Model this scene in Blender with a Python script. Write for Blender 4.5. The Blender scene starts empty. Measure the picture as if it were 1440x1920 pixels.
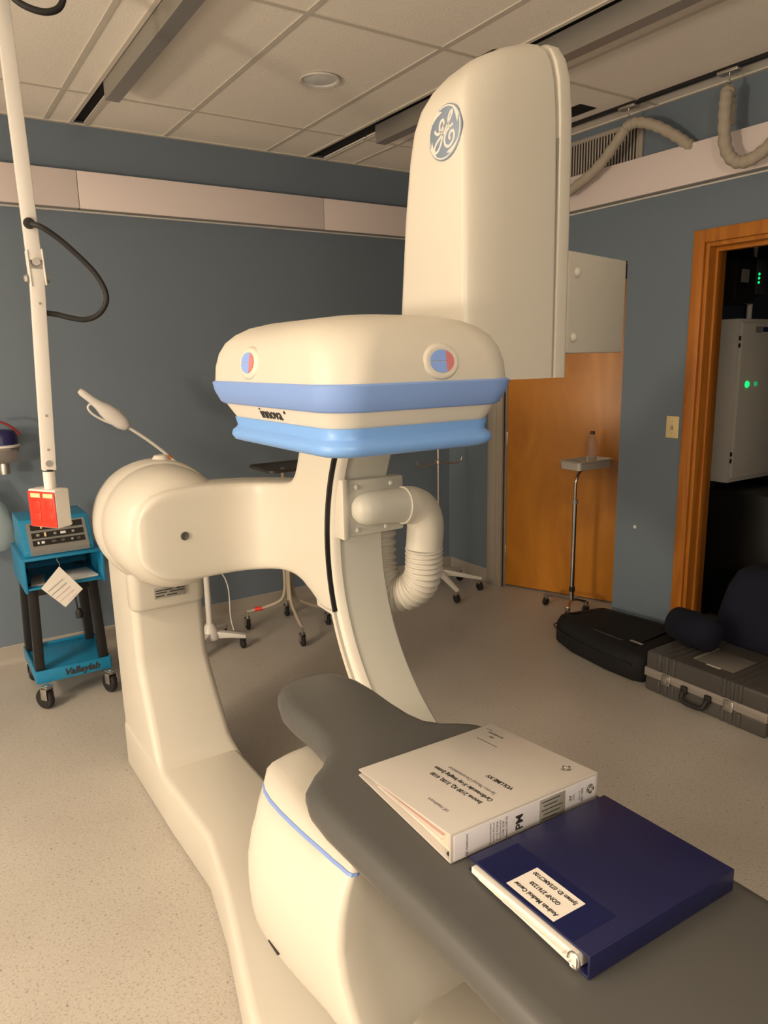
import bpy, bmesh, math, random
from mathutils import Vector, Matrix
random.seed(7)
scene = bpy.context.scene
C = scene.collection
PI = math.pi

# ------------------------------------------------------------------ camera
FPX = 1371.405
cam_d = bpy.data.cameras.new('camera')
cam = bpy.data.objects.new('camera', cam_d)
C.objects.link(cam)
cam_d.sensor_fit = 'VERTICAL'
cam_d.sensor_height = 24.0
cam_d.lens = FPX / 1920.0 * 24.0
cam_d.clip_start = 0.02
cam_d.clip_end = 60
R0 = Vector((0.83626346, -0.54795843, -0.02012407))      # camera right
R1 = Vector((-0.12927822, -0.16136524, -0.97839072))     # camera down
R2 = Vector((0.53287012, 0.82079401, -0.20578294))       # camera forward
m = Matrix.Identity(4)
for i in range(3):
    m[i][0] = R0[i]; m[i][1] = -R1[i]; m[i][2] = -R2[i]
m.translation = Vector((0, 0, 1.61))
cam.matrix_world = m
scene.camera = cam

# ------------------------------------------------------------------ world / light / exposure
w = bpy.data.worlds.new('world'); scene.world = w; w.use_nodes = True
w.node_tree.nodes['Background'].inputs[0].default_value = (0.9, 0.8, 0.66, 1)
w.node_tree.nodes['Background'].inputs[1].default_value = 0.02
vs = scene.view_settings
vs.view_transform = 'Standard'; vs.look = 'None'; vs.gamma = 1.0; vs.use_curve_mapping = False
vs.exposure = 0.0

def area_light(name, loc, target, sx, sy, power, col):
    d = bpy.data.lights.new(name, 'AREA'); d.shape = 'RECTANGLE'
    d.size = sx; d.size_y = sy; d.energy = power; d.color = col
    o = bpy.data.objects.new(name, d); C.objects.link(o); o.location = loc
    o.rotation_euler = (Vector(target) - Vector(loc)).to_track_quat('-Z', 'Y').to_euler()
    return o
WARM = (1.0, 0.83, 0.635)
# invented ceiling panels out of view, added for floor light, bounce and fill
ADDED_PANELS = [(-2.3, 1.6, 100), (-2.3, -0.6, 10)]
for tx, ty, pw in ADDED_PANELS:
    area_light('troffer_light', (tx, ty, 2.805), (tx, ty + .01, 0), 0.56, 1.16, pw, WARM)
# added point lights: key for the unseen source at left, fill behind camera
ADDED_LAMPS = [(-3.0, 1.05, 1.30, 300), (-0.15, -1.0, 1.95, 92)]
for lx, ly, lz_, pw in ADDED_LAMPS:
    ld = bpy.data.lights.new('floor_lamp_globe', 'POINT'); ld.energy = pw; ld.color = WARM; ld.shadow_soft_size = 0.2
    lo_ = bpy.data.objects.new('floor_lamp_globe', ld); C.objects.link(lo_); lo_.location = (lx, ly, lz_)

# ------------------------------------------------------------------ helpers
def srgb(r, g, b):
    f = lambda c: (c / 255 / 12.92) if c / 255 <= 0.04045 else ((c / 255 + 0.055) / 1.055) ** 2.4
    return (f(r), f(g), f(b), 1)

def mat(name, col, rough=0.5, metal=0.0, noise=None, nscale=20, bump=0, bscale=200, emit=None, estr=0, trans=0, coat=0, ior=1.45):
    mt = bpy.data.materials.new(name); mt.use_nodes = True
    nt = mt.node_tree; b = nt.nodes['Principled BSDF']
    col = tuple(col) + ((1,) if len(col) == 3 else ())
    b.inputs['Base Color'].default_value = col
    b.inputs['Roughness'].default_value = rough
    b.inputs['Metallic'].default_value = metal
    b.inputs['Transmission Weight'].default_value = trans
    b.inputs['Coat Weight'].default_value = coat
    b.inputs['IOR'].default_value = ior
    if emit:
        b.inputs['Emission Color'].default_value = tuple(emit) + (1,)
        b.inputs['Emission Strength'].default_value = estr
    tc = nt.nodes.new('ShaderNodeTexCoord')
    if noise:
        n = nt.nodes.new('ShaderNodeTexNoise'); n.inputs['Scale'].default_value = nscale; n.inputs['Detail'].default_value = 4
        r = nt.nodes.new('ShaderNodeMix'); r.data_type = 'RGBA'
        r.inputs['A'].default_value = col; r.inputs['B'].default_value = tuple(noise) + (1,)
        nt.links.new(tc.outputs['Object'], n.inputs['Vector'])
        nt.links.new(n.outputs['Fac'], r.inputs['Factor'])
        nt.links.new(r.outputs['Result'], b.inputs['Base Color'])
    if bump:
        n2 = nt.nodes.new('ShaderNodeTexNoise'); n2.inputs['Scale'].default_value = bscale; n2.inputs['Detail'].default_value = 3
        bp = nt.nodes.new('ShaderNodeBump'); bp.inputs['Strength'].default_value = bump; bp.inputs['Distance'].default_value = 0.002
        nt.links.new(tc.outputs['Object'], n2.inputs['Vector'])
        nt.links.new(n2.outputs['Fac'], bp.inputs['Height'])
        nt.links.new(bp.outputs['Normal'], b.inputs['Normal'])
    return mt

def wood_mat(name, c1, c2, scale=(14, 14, 1.2), rough=0.35):
    mt = bpy.data.materials.new(name); mt.use_nodes = True
    nt = mt.node_tree; b = nt.nodes['Principled BSDF']; b.inputs['Roughness'].default_value = rough
    tc = nt.nodes.new('ShaderNodeTexCoord'); mp = nt.nodes.new('ShaderNodeMapping'); mp.inputs['Scale'].default_value = scale
    n = nt.nodes.new('ShaderNodeTexNoise'); n.inputs['Scale'].default_value = 1.0; n.inputs['Detail'].default_value = 6; n.inputs['Distortion'].default_value = 1.2
    cr = nt.nodes.new('ShaderNodeValToRGB'); cr.color_ramp.elements[0].position = 0.3; cr.color_ramp.elements[1].position = 0.72
    cr.color_ramp.elements[0].color = c1; cr.color_ramp.elements[1].color = c2
    nt.links.new(tc.outputs['Object'], mp.inputs['Vector']); nt.links.new(mp.outputs['Vector'], n.inputs['Vector'])
    nt.links.new(n.outputs['Fac'], cr.inputs['Fac']); nt.links.new(cr.outputs['Color'], b.inputs['Base Color'])
    return mt

def speckle_mat(name, base, spots, rough=0.45):
    mt = bpy.data.materials.new(name); mt.use_nodes = True
    nt = mt.node_tree; b = nt.nodes['Principled BSDF']; b.inputs['Roughness'].default_value = rough
    tc = nt.nodes.new('ShaderNodeTexCoord')
    prev = None
    for k, (sc, lo, hi, colr) in enumerate(spots):
        n = nt.nodes.new('ShaderNodeTexNoise'); n.inputs['Scale'].default_value = sc; n.inputs['Detail'].default_value = 2
        cr = nt.nodes.new('ShaderNodeValToRGB'); cr.color_ramp.elements[0].position = lo; cr.color_ramp.elements[1].position = hi
        mx = nt.nodes.new('ShaderNodeMix'); mx.data_type = 'RGBA'
        if prev is None: mx.inputs['A'].default_value = base
        else: nt.links.new(prev.outputs['Result'], mx.inputs['A'])
        mx.inputs['B'].default_value = colr
        nt.links.new(tc.outputs['Object'], n.inputs['Vector']); nt.links.new(n.outputs['Fac'], cr.inputs['Fac'])
        nt.links.new(cr.outputs['Color'], mx.inputs['Factor'])
        prev = mx
    nt.links.new(prev.outputs['Result'], b.inputs['Base Color'])
    return mt

M = {}
M['floor'] = speckle_mat('speckled_vinyl', (0.47, 0.435, 0.385, 1), [
    (2.2, 0.35, 0.8, (0.41, 0.37, 0.325, 1)), (130, 0.55, 0.66, (0.35, 0.31, 0.265, 1)),
    (170, 0.57, 0.66, (0.52, 0.485, 0.43, 1)), (85, 0.66, 0.72, (0.24, 0.205, 0.17, 1))], 0.4)
M['wall'] = mat('blue_paint', (0.140, 0.178, 0.224), 0.6, noise=(0.148, 0.187, 0.234), nscale=3, bump=0.15, bscale=120)
M['leftwall'] = mat('pale_paint', (0.55, 0.53, 0.48), 0.7)  # pale tone of the unseen left wall is invented to bounce light
M['outer'] = mat('grey_paint', (0.12, 0.13, 0.15), 0.7)
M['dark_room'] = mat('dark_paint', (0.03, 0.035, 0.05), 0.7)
M['base'] = mat('cove_vinyl', (0.34, 0.31, 0.27), 0.5)
M['tile'] = mat('ceiling_fibre', (0.90, 0.84, 0.76), 0.9, noise=(0.84, 0.78, 0.70), nscale=45, bump=0.5, bscale=90)
M['tbar'] = mat('grid_enamel', (0.60, 0.55, 0.48), 0.5)
M['plenum'] = mat('black_void', (0.006, 0.005, 0.005), 0.9)
M['strut'] = mat('galvanised_strut', (0.36, 0.34, 0.31), 0.45, 0.6)
M['strut_dark'] = mat('rail_brown', (0.16, 0.14, 0.12), 0.5, 0.4)
M['raceway'] = mat('raceway_enamel', (0.72, 0.63, 0.61), 0.45)
M['raceway_lip'] = mat('raceway_steel', (0.30, 0.28, 0.25), 0.4, 0.3)
M['white'] = mat('white_enamel', (0.68, 0.65, 0.61), 0.35)
M['cream'] = mat('gantry_plastic', (0.58, 0.545, 0.47), 0.38, noise=(0.60, 0.565, 0.495), nscale=3)
M['cream2'] = mat('gantry_plastic_worn', (0.56, 0.525, 0.455), 0.45, noise=(0.53, 0.50, 0.435), nscale=9)
M['ggrey'] = mat('arc_grey_paint', (0.52, 0.51, 0.455), 0.42)
M['blue'] = mat('detector_blue', (0.195, 0.32, 0.66), 0.42)
M['blue2'] = mat('bumper_blue', (0.17, 0.35, 0.72), 0.38)
M['stripe'] = mat('pinstripe_blue', (0.20, 0.30, 0.62), 0.4)
M['pink'] = mat('button_red', (0.52, 0.18, 0.19), 0.4)
M['btnblue'] = mat('button_blue', (0.22, 0.35, 0.75), 0.4)
M['black'] = mat('black_plastic', (0.012, 0.011, 0.011), 0.4)
M['rubber'] = mat('black_rubber', (0.015, 0.014, 0.014), 0.6)
M['ink'] = mat('black_ink', (0.03, 0.028, 0.027), 0.6)
M['greyink'] = mat('grey_ink', (0.15, 0.14, 0.13), 0.6)
M['logo'] = mat('logo_blue_grey', (0.20, 0.255, 0.33), 0.45)
M['logolight'] = mat('logo_pale', (0.62, 0.60, 0.57), 0.45)
M['mattress'] = mat('grey_vinyl_pad', (0.080, 0.079, 0.074), 0.42, noise=(0.071, 0.070, 0.067), nscale=4, bump=0.08, bscale=60)
M['wood'] = wood_mat('orange_door_veneer', (0.40, 0.145, 0.012, 1), (0.55, 0.22, 0.022, 1), (5, 5, 1.6), 0.4)
M['pine'] = wood_mat('stained_pine', (0.36, 0.115, 0.015, 1), (0.52, 0.19, 0.025, 1), (20, 20, 1.5), 0.35)
M['frame'] = mat('beige_frame_paint', (0.36, 0.32, 0.27), 0.5)
M['chrome'] = mat('chrome', (0.62, 0.60, 0.57), 0.22, 1.0)
M['steel'] = mat('brushed_steel', (0.55, 0.52, 0.48), 0.35, 0.9)
M['trayfinish'] = mat('satin_tray', (0.62, 0.58, 0.52), 0.35, 0.35)
M['teal'] = mat('teal_enamel', (0.012, 0.20, 0.38), 0.35)
M['tealdark'] = mat('teal_inner', (0.01, 0.11, 0.20), 0.5)
M['panelgrey'] = mat('unit_front_grey', (0.19, 0.19, 0.18), 0.45)
M['red'] = mat('red_outlet', (0.78, 0.03, 0.012), 0.4)
M['paper'] = mat('paper', (0.74, 0.70, 0.64), 0.7)
M['paperpink'] = mat('paper_pink', (0.66, 0.45, 0.40), 0.7)
M['binder'] = mat('white_vinyl_binder', (0.50, 0.465, 0.425), 0.3, bump=0.25, bscale=22)
M['spinepaper'] = mat('spine_insert', (0.64, 0.62, 0.66), 0.35)
M['pages'] = mat('page_stack', (0.70, 0.62, 0.52), 0.8, noise=(0.58, 0.44, 0.34), nscale=60)
M['navy'] = mat('navy_vinyl', (0.010, 0.011, 0.055), 0.36, bump=0.1, bscale=40)
M['navytape'] = mat('navy_clear_tape', (0.006, 0.009, 0.06), 0.22)
M['case'] = mat('case_grey_shell', (0.085, 0.079, 0.072), 0.4, noise=(0.07, 0.065, 0.06), nscale=30)
M['alu'] = mat('case_aluminium', (0.36, 0.32, 0.29), 0.35, 0.3)
M['nylon'] = mat('black_nylon', (0.006, 0.0055, 0.0055), 0.8, bump=0.3, bscale=300)
M['navycloth'] = mat('navy_fabric', (0.004, 0.006, 0.018), 0.9, bump=0.3, bscale=90)
M['cabinet'] = mat('cabinet_grey', (0.66, 0.63, 0.58), 0.5)
M['led'] = mat('green_led', (0.0, 0.4, 0.15), 0.4, emit=(0.01, 0.9, 0.22), estr=1.1)
M['led2'] = mat('green_led_dim', (0.0, 0.3, 0.1), 0.4, emit=(0.05, 0.8, 0.3), estr=0.35)
M['lens'] = mat('lamp_lens', (0.70, 0.70, 0.69), 0.4)
M['ivory'] = mat('ivory_plate', (0.70, 0.56, 0.30), 0.4)
M['hosefabric'] = mat('cable_sleeve', (0.42, 0.37, 0.30), 0.8, noise=(0.34, 0.29, 0.23), nscale=25, bump=0.5, bscale=60)
M['ventdark'] = mat('vent_dark', (0.05, 0.042, 0.036), 0.8)
M['vent'] = mat('vent_enamel', (0.36, 0.32, 0.28), 0.5)
M['clear'] = mat('clear_plastic', (0.82, 0.85, 0.85), 0.08, trans=0.95, ior=1.2)
M['bottle'] = mat('bottle_plastic', (0.80, 0.72, 0.66), 0.1, trans=0.85, ior=1.2)
M['canister'] = mat('canister_blue', (0.02, 0.02, 0.09), 0.3)
M['orange'] = mat('orange_band', (0.8, 0.25, 0.04), 0.5)
M['tan'] = mat('tan_enamel', (0.42, 0.36, 0.28), 0.4)
M['greyrub'] = mat('grey_label', (0.27, 0.26, 0.23), 0.5)
M['winframe'] = mat('window_frame_paint', (0.4, 0.38, 0.34), 0.5)

def shade(me, ang=35):
    me.polygons.foreach_set('use_smooth', [True] * len(me.polygons))
    me.set_sharp_from_angle(angle=math.radians(ang))

def chain_loc(p):
    l = Vector((0, 0, 0))
    while p is not None:
        l += p.location; p = p.parent
    return l

def mk(name, bm, material, parent=None, world=True, ang=35, smooth=True):
    """link a bmesh as ONE object; world=True means the bmesh is in world coordinates of an unrotated parent"""
    bmesh.ops.remove_doubles(bm, verts=bm.verts, dist=1e-6)
    bmesh.ops.recalc_face_normals(bm, faces=bm.faces)
    if parent is not None and world:
        bmesh.ops.translate(bm, verts=bm.verts, vec=-chain_loc(parent))
    me = bpy.data.meshes.new(name); bm.to_mesh(me); bm.free()
    if smooth: shade(me, ang)
    me.materials.append(M[material] if isinstance(material, str) else material)
    o = bpy.data.objects.new(name, me); C.objects.link(o)
    if parent is not None: o.parent = parent
    return o

def tag(o, label=None, cat=None, group=None, kind=None):
    if label: o['label'] = label
    if cat: o['category'] = cat
    if group: o['group'] = group
    if kind: o['kind'] = kind
    return o

def thing(name, label, cat, loc=(0, 0, 0), rz=0, group=None):
    o = bpy.data.objects.new(name, None); C.objects.link(o); o.empty_display_size = 0.1
    o.location = loc; o.rotation_euler = (0, 0, rz)
    return tag(o, label, cat, group)

def origin_to(o, p):
    """move a top-level mesh's origin to p without moving its geometry"""
    p = Vector(p); o.data.transform(Matrix.Translation(-p)); o.location = p
    return o

def bx(bm, x0, x1, y0, y1, z0, z1, bev=0, seg=2, mtx=None):
    r = bmesh.ops.create_cube(bm, size=1.0)
    vs_ = r['verts']
    for v in vs_:
        v.co = Vector((x0 + (v.co.x + .5) * (x1 - x0), y0 + (v.co.y + .5) * (y1 - y0), z0 + (v.co.z + .5) * (z1 - z0)))
    if bev > 0:
        es = list({e for v in vs_ for e in v.link_edges})
        rr = bmesh.ops.bevel(bm, geom=es, offset=bev, segments=seg, affect='EDGES', profile=0.5)
        vs_ = list({v for v in rr['verts']} | {v for v in vs_ if v.is_valid})
    if mtx is not None:
        vs_ = [v for v in vs_ if v.is_valid]
        seen = set(vs_)
        # include every vertex connected to the box
        stack = list(vs_)
        while stack:
            v = stack.pop()
            for e in v.link_edges:
                u = e.other_vert(v)
                if u not in seen: seen.add(u); stack.append(u)
        bmesh.ops.transform(bm, matrix=mtx, verts=list(seen))
    return bm

def box(x0, x1, y0, y1, z0, z1, bev=0, seg=2, mtx=None):
    return bx(bmesh.new(), x0, x1, y0, y1, z0, z1, bev, seg, mtx)

def loft(bm, secs, cap0=True, cap1=True, closed=True):
    rows = [[bm.verts.new(p) for p in s] for s in secs]
    n = len(rows[0])
    for a, b in zip(rows[:-1], rows[1:]):
        for i in range(n if closed else n - 1):
            j = (i + 1) % n
            bm.faces.new((a[i], a[j], b[j], b[i]))
    if cap0: bm.faces.new(list(reversed(rows[0])))
    if cap1: bm.faces.new(rows[-1])
    return bm

def rrect(x0, x1, y0, y1, r, n=6):
    """rounded rectangle; r one radius or four for (x0y0, x1y0, x1y1, x0y1)"""
    if not isinstance(r, (tuple, list)): r = (r,) * 4
    out = []
    for (cx, cy, rr, a0) in ((x0 + r[0], y0 + r[0], r[0], PI), (x1 - r[1], y0 + r[1], r[1], 1.5 * PI),
                             (x1 - r[2], y1 - r[2], r[2], 0), (x0 + r[3], y1 - r[3], r[3], .5 * PI)):
        for k in range(n + 1):
            a = a0 + k / n * PI / 2
            out.append((cx + rr * math.cos(a), cy + rr * math.sin(a)))
    return out

def catmull(pts, sub=6):
    P_ = [Vector(p) for p in pts]
    P_ = [P_[0] * 2 - P_[1]] + P_ + [P_[-1] * 2 - P_[-2]]
    out = []
    for i in range(1, len(P_) - 2):
        a, b, c, d = P_[i - 1:i + 3]
        for k in range(sub):
            t = k / sub
            out.append(0.5 * ((2 * b) + (c - a) * t + (2 * a - 5 * b + 4 * c - d) * t * t + (3 * b - a - 3 * c + d) * t ** 3))
    out.append(P_[-2])
    return out

def tube(bm, pts, rad, seg=10, cap=True, flat=None):
    pts = [Vector(p) for p in pts]
    n = len(pts)
    rr = rad if isinstance(rad, (list, tuple)) else [rad] * n
    t = [(pts[min(i + 1, n - 1)] - pts[max(i - 1, 0)]).normalized() for i in range(n)]
    up = Vector((0, 0, 1)) if abs(t[0].z) < 0.9 else Vector((1, 0, 0))
    u = (up - t[0] * up.dot(t[0])).normalized()
    secs = []
    for i in range(n):
        u = (u - t[i] * u.dot(t[i])).normalized(); v = t[i].cross(u)
        secs.append([pts[i] + rr[i] * (u * math.cos(2 * PI * k / seg) + v * math.sin(2 * PI * k / seg) * (flat or 1)) for k in range(seg)])
    return loft(bm, secs, cap, cap)

def cyl(bm, a, b, r, r2=None, seg=20):
    return tube(bm, [a, b], [r, r if r2 is None else r2], seg)

def lathe(bm, prof, centre, axis='z', seg=28):
    c = Vector(centre); secs = []
    for (r, h) in prof:
        ring = []
        for k in range(seg):
            a = 2 * PI * k / seg; x, y = r * math.cos(a), r * math.sin(a)
            ring.append(c + (Vector((x, y, h)) if axis == 'z' else Vector((x, h, y)) if axis == 'y' else Vector((h, x, y))))
        secs.append(ring)
    return loft(bm, secs, prof[0][0] > 1e-5, prof[-1][0] > 1e-5)

def prism(bm, poly, z0, z1):
    return loft(bm, [[(p[0], p[1], z0) for p in poly], [(p[0], p[1], z1) for p in poly]])

def bevel_sharp(bm, off, seg=2, ang=40):
    bm.normal_update()
    bmesh.ops.remove_doubles(bm, verts=bm.verts, dist=1e-6)
    bmesh.ops.recalc_face_normals(bm, faces=bm.faces)
    es = [e for e in bm.edges if len(e.link_faces) == 2 and e.calc_face_angle(0) > math.radians(ang)]
    bmesh.ops.bevel(bm, geom=es, offset=off, segments=seg, affect='EDGES', profile=0.5, clamp_overlap=True)
    return bm

def frame(origin, right, up):
    r = Vector(right).normalized(); u = Vector(up).normalized(); n = r.cross(u)
    mm = Matrix.Identity(4)
    for i in range(3):
        mm[i][0] = r[i]; mm[i][1] = u[i]; mm[i][2] = n[i]
    mm.translation = Vector(origin)
    return mm

def text(name, s, size, origin, right, up, material, parent=None, ext=0.0004, align='CENTER', sx=1.0, bold=0.0, shear=0.0, world=True):
    cu = bpy.data.curves.new(name, 'FONT'); cu.body = s; cu.size = size; cu.extrude = ext; cu.resolution_u = 3
    cu.align_x = align; cu.align_y = 'CENTER'; cu.offset = bold; cu.shear = shear; cu.space_line = 1.0
    ob = bpy.data.objects.new(name, cu); C.objects.link(ob)
    dg = bpy.context.evaluated_depsgraph_get()
    me = bpy.data.meshes.new_from_object(ob.evaluated_get(dg))
    bpy.data.objects.remove(ob); bpy.data.curves.remove(cu)
    me.name = name
    mm = frame(origin, right, up) @ Matrix.Diagonal((sx, 1, 1, 1))
    if parent is not None and world: mm = Matrix.Translation(-chain_loc(parent)) @ mm
    me.transform(mm)
    me.materials.clear(); me.materials.append(M[material])
    o = bpy.data.objects.new(name, me); C.objects.link(o)
    if parent is not None: o.parent = parent
    return o

def struct(name, bm, material, **k):
    o = mk(name, bm, material, **k); o['kind'] = 'structure'
    return o

# ------------------------------------------------------------------ room shell
X0, X1, Y0, Y1, ZC = -4.6, 3.40, -2.6, 4.32, 2.83
struct('floor', box(X0 - .2, 6.2, Y0 - .2, 5.6, -0.08, 0), 'floor', smooth=False)
ceil = struct('ceiling', box(X0 - .2, 6.2, Y0 - .2, 5.6, ZC + 0.02, ZC + 0.10), 'plenum', smooth=False)
struct('wall_back', box(X0 - .12, X1 + .12, Y1, Y1 + 0.12, 0, ZC + .02), 'wall', smooth=False)
struct('wall_front', box(X0 - .12, X1 + .12, Y0 - .12, Y0, 0, ZC + .02), 'wall', smooth=False)
struct('wall_left', box(X0 - .12, X0, Y0, Y1, 0, ZC + .02), 'leftwall', smooth=False)
# right wall: opening for the ajar door (y 2.755..3.75) and for the dark equipment room (y 1.25..2.285)
D1a, D1b, D1z = 2.755, 3.75, 2.10
D2a, D2b, D2z = 1.25, 2.285, 2.13
bm = bmesh.new()
for (a, b, z0, z1) in ((D1b, Y1, 0, ZC + .02), (D1a, D1b, D1z, ZC + .02), (D2b, D1a, 0, ZC + .02), (D2a, D2b, D2z, ZC + .02), (Y0, D2a, 0, ZC + .02)):
    bx(bm, X1, X1 + .13, a, b, z0, z1)
struct('wall_right', bm, 'wall', smooth=False)
# beyond the openings
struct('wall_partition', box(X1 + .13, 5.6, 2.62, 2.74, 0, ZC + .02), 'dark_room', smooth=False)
struct('wall_corridor', box(5.0, 5.1, 2.74, 5.6, 0, ZC + .02), 'outer', smooth=False)
struct('wall_corridor_end', box(X1 + .13, 5.0, 5.0, 5.1, 0, ZC + .02), 'outer', smooth=False)
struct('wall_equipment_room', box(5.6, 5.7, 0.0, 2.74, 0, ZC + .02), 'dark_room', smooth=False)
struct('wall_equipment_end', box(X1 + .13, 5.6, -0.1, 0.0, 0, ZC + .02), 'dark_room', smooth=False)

# baseboards (cove base)
def cove(axis, a, b, at, sgn):
    bm = bmesh.new()
    prof = [(0, 0), (0.022, 0), (0.012, 0.010), (0.006, 0.03), (0.004, 0.095), (0.0, 0.1)]
    secs = []
    for t in (a, b):
        secs.append([(t, at + sgn * d, z) if axis == 'x' else (at + sgn * d, t, z) for d, z in prof])
    return loft(bm, secs)
struct('baseboard_back', cove('x', X0, X1, Y1, -1), 'base')
struct('baseboard_right', cove('y', D1b + .115, Y1 - .022, X1, -1), 'base')

# ceiling grid and tiles: 0.61 x 1.22 m
gx = [0.797 + 0.6100 * k for k in range(-9, 5)]
gy = [3.82 - 1.22 * k for k in range(0, 6)]
xs = [X0] + [g for g in gx if X0 + .05 < g < X1 - .05] + [X1]
ys = sorted([Y0] + [g for g in gy if Y0 + .05 < g < Y1 - .05] + [Y1])
SLOTS = [(0.925, 0.985), (2.285, 2.405)]
for i in range(len(xs) - 1):
    for j in range(len(ys) - 1):
        x_a, x_b, y_a, y_b = xs[i] + .006, xs[i + 1] - .006, ys[j] + .006, ys[j + 1] - .006
        cuts = [(x_a, x_b)]
        for s0, s1 in SLOTS:
            if x_a < s0 and s1 < x_b: cuts = [(x_a, s0), (s1, x_b)]
        bm = bmesh.new()
        for c0, c1 in cuts: bx(bm, c0, c1, y_a, y_b, ZC + .003, ZC + .018, 0.002, 1)
        mk('ceiling_tile', bm, 'tile', ceil)
for g in xs[1:-1]:
    mk('grid_runner', box(g - .012, g + .012, Y0, Y1, ZC - .001, ZC + .006, 0.001, 1), 'tbar', ceil)
for g in ys[1:-1]:
    bm = bmesh.new(); segs = [X0]
    for s0, s1 in SLOTS: segs += [s0, s1]
    segs.append(X1)
    for k in range(0, len(segs), 2): bx(bm, segs[k], segs[k + 1], g - .012, g + .012, ZC - .0015, ZC + .0055, 0.001, 1)
    mk('grid_cross_runner', bm, 'tbar', ceil)
for nm, b in (('edge_angle', box(X0, X1, Y1 - .022, Y1, ZC - .004, ZC + .004)), ('edge_angle', box(X1 - .022, X1, Y0, Y1, ZC - .004, ZC + .004))):
    mk(nm, b, 'tbar', ceil)
for s0, s1 in SLOTS:
    for e in (s0 - .018, s1):
        mk('slot_trim', box(e, e + .018, Y0, Y1 - .022, ZC - .003, ZC + .008), 'tbar', ceil)
# small dark opening near the wall
mk('missing_corner', box(3.03, 3.15, 2.79, 2.95, ZC + .0005, ZC + .0035), 'plenum', ceil)

# door 1: ajar veneer door, beige steel frame
fr = struct('trim_1', box(X1 - .016, X1 + .145, D1b, D1b + .045, 0, D1z + .05, 0.004), 'frame')
mk('casing', box(X1 - .022, X1, D1b + .03, D1b + .112, 0, D1z + .11, 0.004), 'frame', fr)
mk('casing', box(X1 - .012, X1 + .01, D1b - .02, D1b + .012, 0, D1z + .0, 0.003), 'frame', fr)
mk('stop', box(X1 + .03, X1 + .05, D1b - .016, D1b, 0, D1z, 0.002), 'frame', fr)
dv = Vector((0.386, -0.922, 0)).normalized()
bm = box(0, 0.93, -0.045, 0.0, 0.012, 2.05, 0.003)
mdoor = frame((3.447, 3.735, 0), dv, (0, 0, 1))
mdoor = Matrix(((dv.x, -dv.y, 0, 3.447), (dv.y, dv.x, 0, 3.735), (0, 0, 1, 0), (0, 0, 0, 1)))
bmesh.ops.transform(bm, matrix=mdoor @ Matrix.Translation((0, 0.045, 0)), verts=bm.verts)
d1 = struct('door_1', bm, 'wood')
for hz in (0.25, 1.05, 1.85):
    b = box(-0.005, 0.004, -0.01, 0.04, hz - .05, hz + .05, 0.002); bmesh.ops.transform(b, matrix=mdoor, verts=b.verts)
    mk('hinge', b, 'steel', d1)
b = bmesh.new(); lathe(b, [(0, 0), (0.03, 0.0), (0.03, -0.006), (0.012, -0.01), (0.012, -0.04), (0.026, -0.05), (0.026, -0.065), (0, -0.07)], (0.87, 0.0, 1.0), 'y', 20)
bmesh.ops.transform(b, matrix=mdoor, verts=b.verts); mk('knob', b, 'steel', d1)

# door 2: stained pine casing of the dark equipment room
t2 = struct('trim_2', box(X1 - .02, X1, D2b, D2b + .062, 0, D2z + .062, 0.004), 'pine')
mk('head_casing', box(X1 - .021, X1, D2a - .062, D2b + .0, D2z, D2z + .062, 0.004), 'pine', t2)
mk('side_casing', box(X1 - .02, X1, D2a - .062, D2a, 0, D2z, 0.004), 'pine', t2)
mk('jamb', box(X1 - .005, X1 + .14, D2b - .02, D2b, 0, D2z, 0.002), 'pine', t2)
mk('head_jamb', box(X1 - .005, X1 + .14, D2a, D2b - .02, D2z - .02, D2z, 0.002), 'pine', t2)
mk('stop', box(X1 + .05, X1 + .09, D2b - .032, D2b - .02, 0, D2z - .02, 0.002), 'pine', t2)
mk('head_stop', box(X1 + .05, X1 + .09, D2a, D2b - .032, D2z - .04, D2z - .02, 0.002), 'pine', t2)

# ------------------------------------------------------------------ wall raceways
RZ0, RZ1 = 2.40, 2.59
def raceway(label, axis, panels, at):
    t = thing('wall_raceway', label, 'cable raceway', (panels[0], at, RZ0) if axis == 'x' else (at, panels[0], RZ0), 0)
    for a, b in zip(panels[:-1], panels[1:]):
        d = .07
        if axis == 'x':
            mk('cover_panel', box(a + .0015, b - .0015, at - d, at - d + .012, RZ0 + .006, RZ1, 0.002), 'raceway', t)
            mk('bottom_panel', box(a + .004, b - .004, at - d + .012, at - .012, RZ0 + .004, RZ0 + .012), 'raceway_lip', t)
            mk('top_panel', box(a + .0015, b - .0015, at - d + .012, at, RZ1 - .012, RZ1 - .001), 'raceway', t)
            mk('wall_lip', box(a, b, at - .012, at, RZ0 - .003, RZ0 + .006), 'white', t)
        else:
            mk('cover_panel', box(at - d, at - d + .012, a + .0015, b - .0015, RZ0 + .006, RZ1, 0.002), 'raceway', t)
            mk('bottom_panel', box(at - d + .012, at - .012, a + .004, b - .004, RZ0 + .004, RZ0 + .012), 'raceway_lip', t)
            mk('top_panel', box(at - d + .012, at, a + .0015, b - .0015, RZ1 - .012, RZ1 - .001), 'raceway', t)
            mk('wall_lip', box(at - .012, at, a, b, RZ0 - .003, RZ0 + .006), 'white', t)
    return t
raceway('long pinkish white raceway box along the blue wall behind the gantry', 'x', [X0 + .01, -3.6, -2.1, -.6, 0.91, 2.36, X1 - .01], Y1)
raceway('long pinkish white raceway box above the two doorways', 'y', [Y0 + .01, -1.2, .3, 1.75, 3.2, Y1 - .075], X1)

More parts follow.
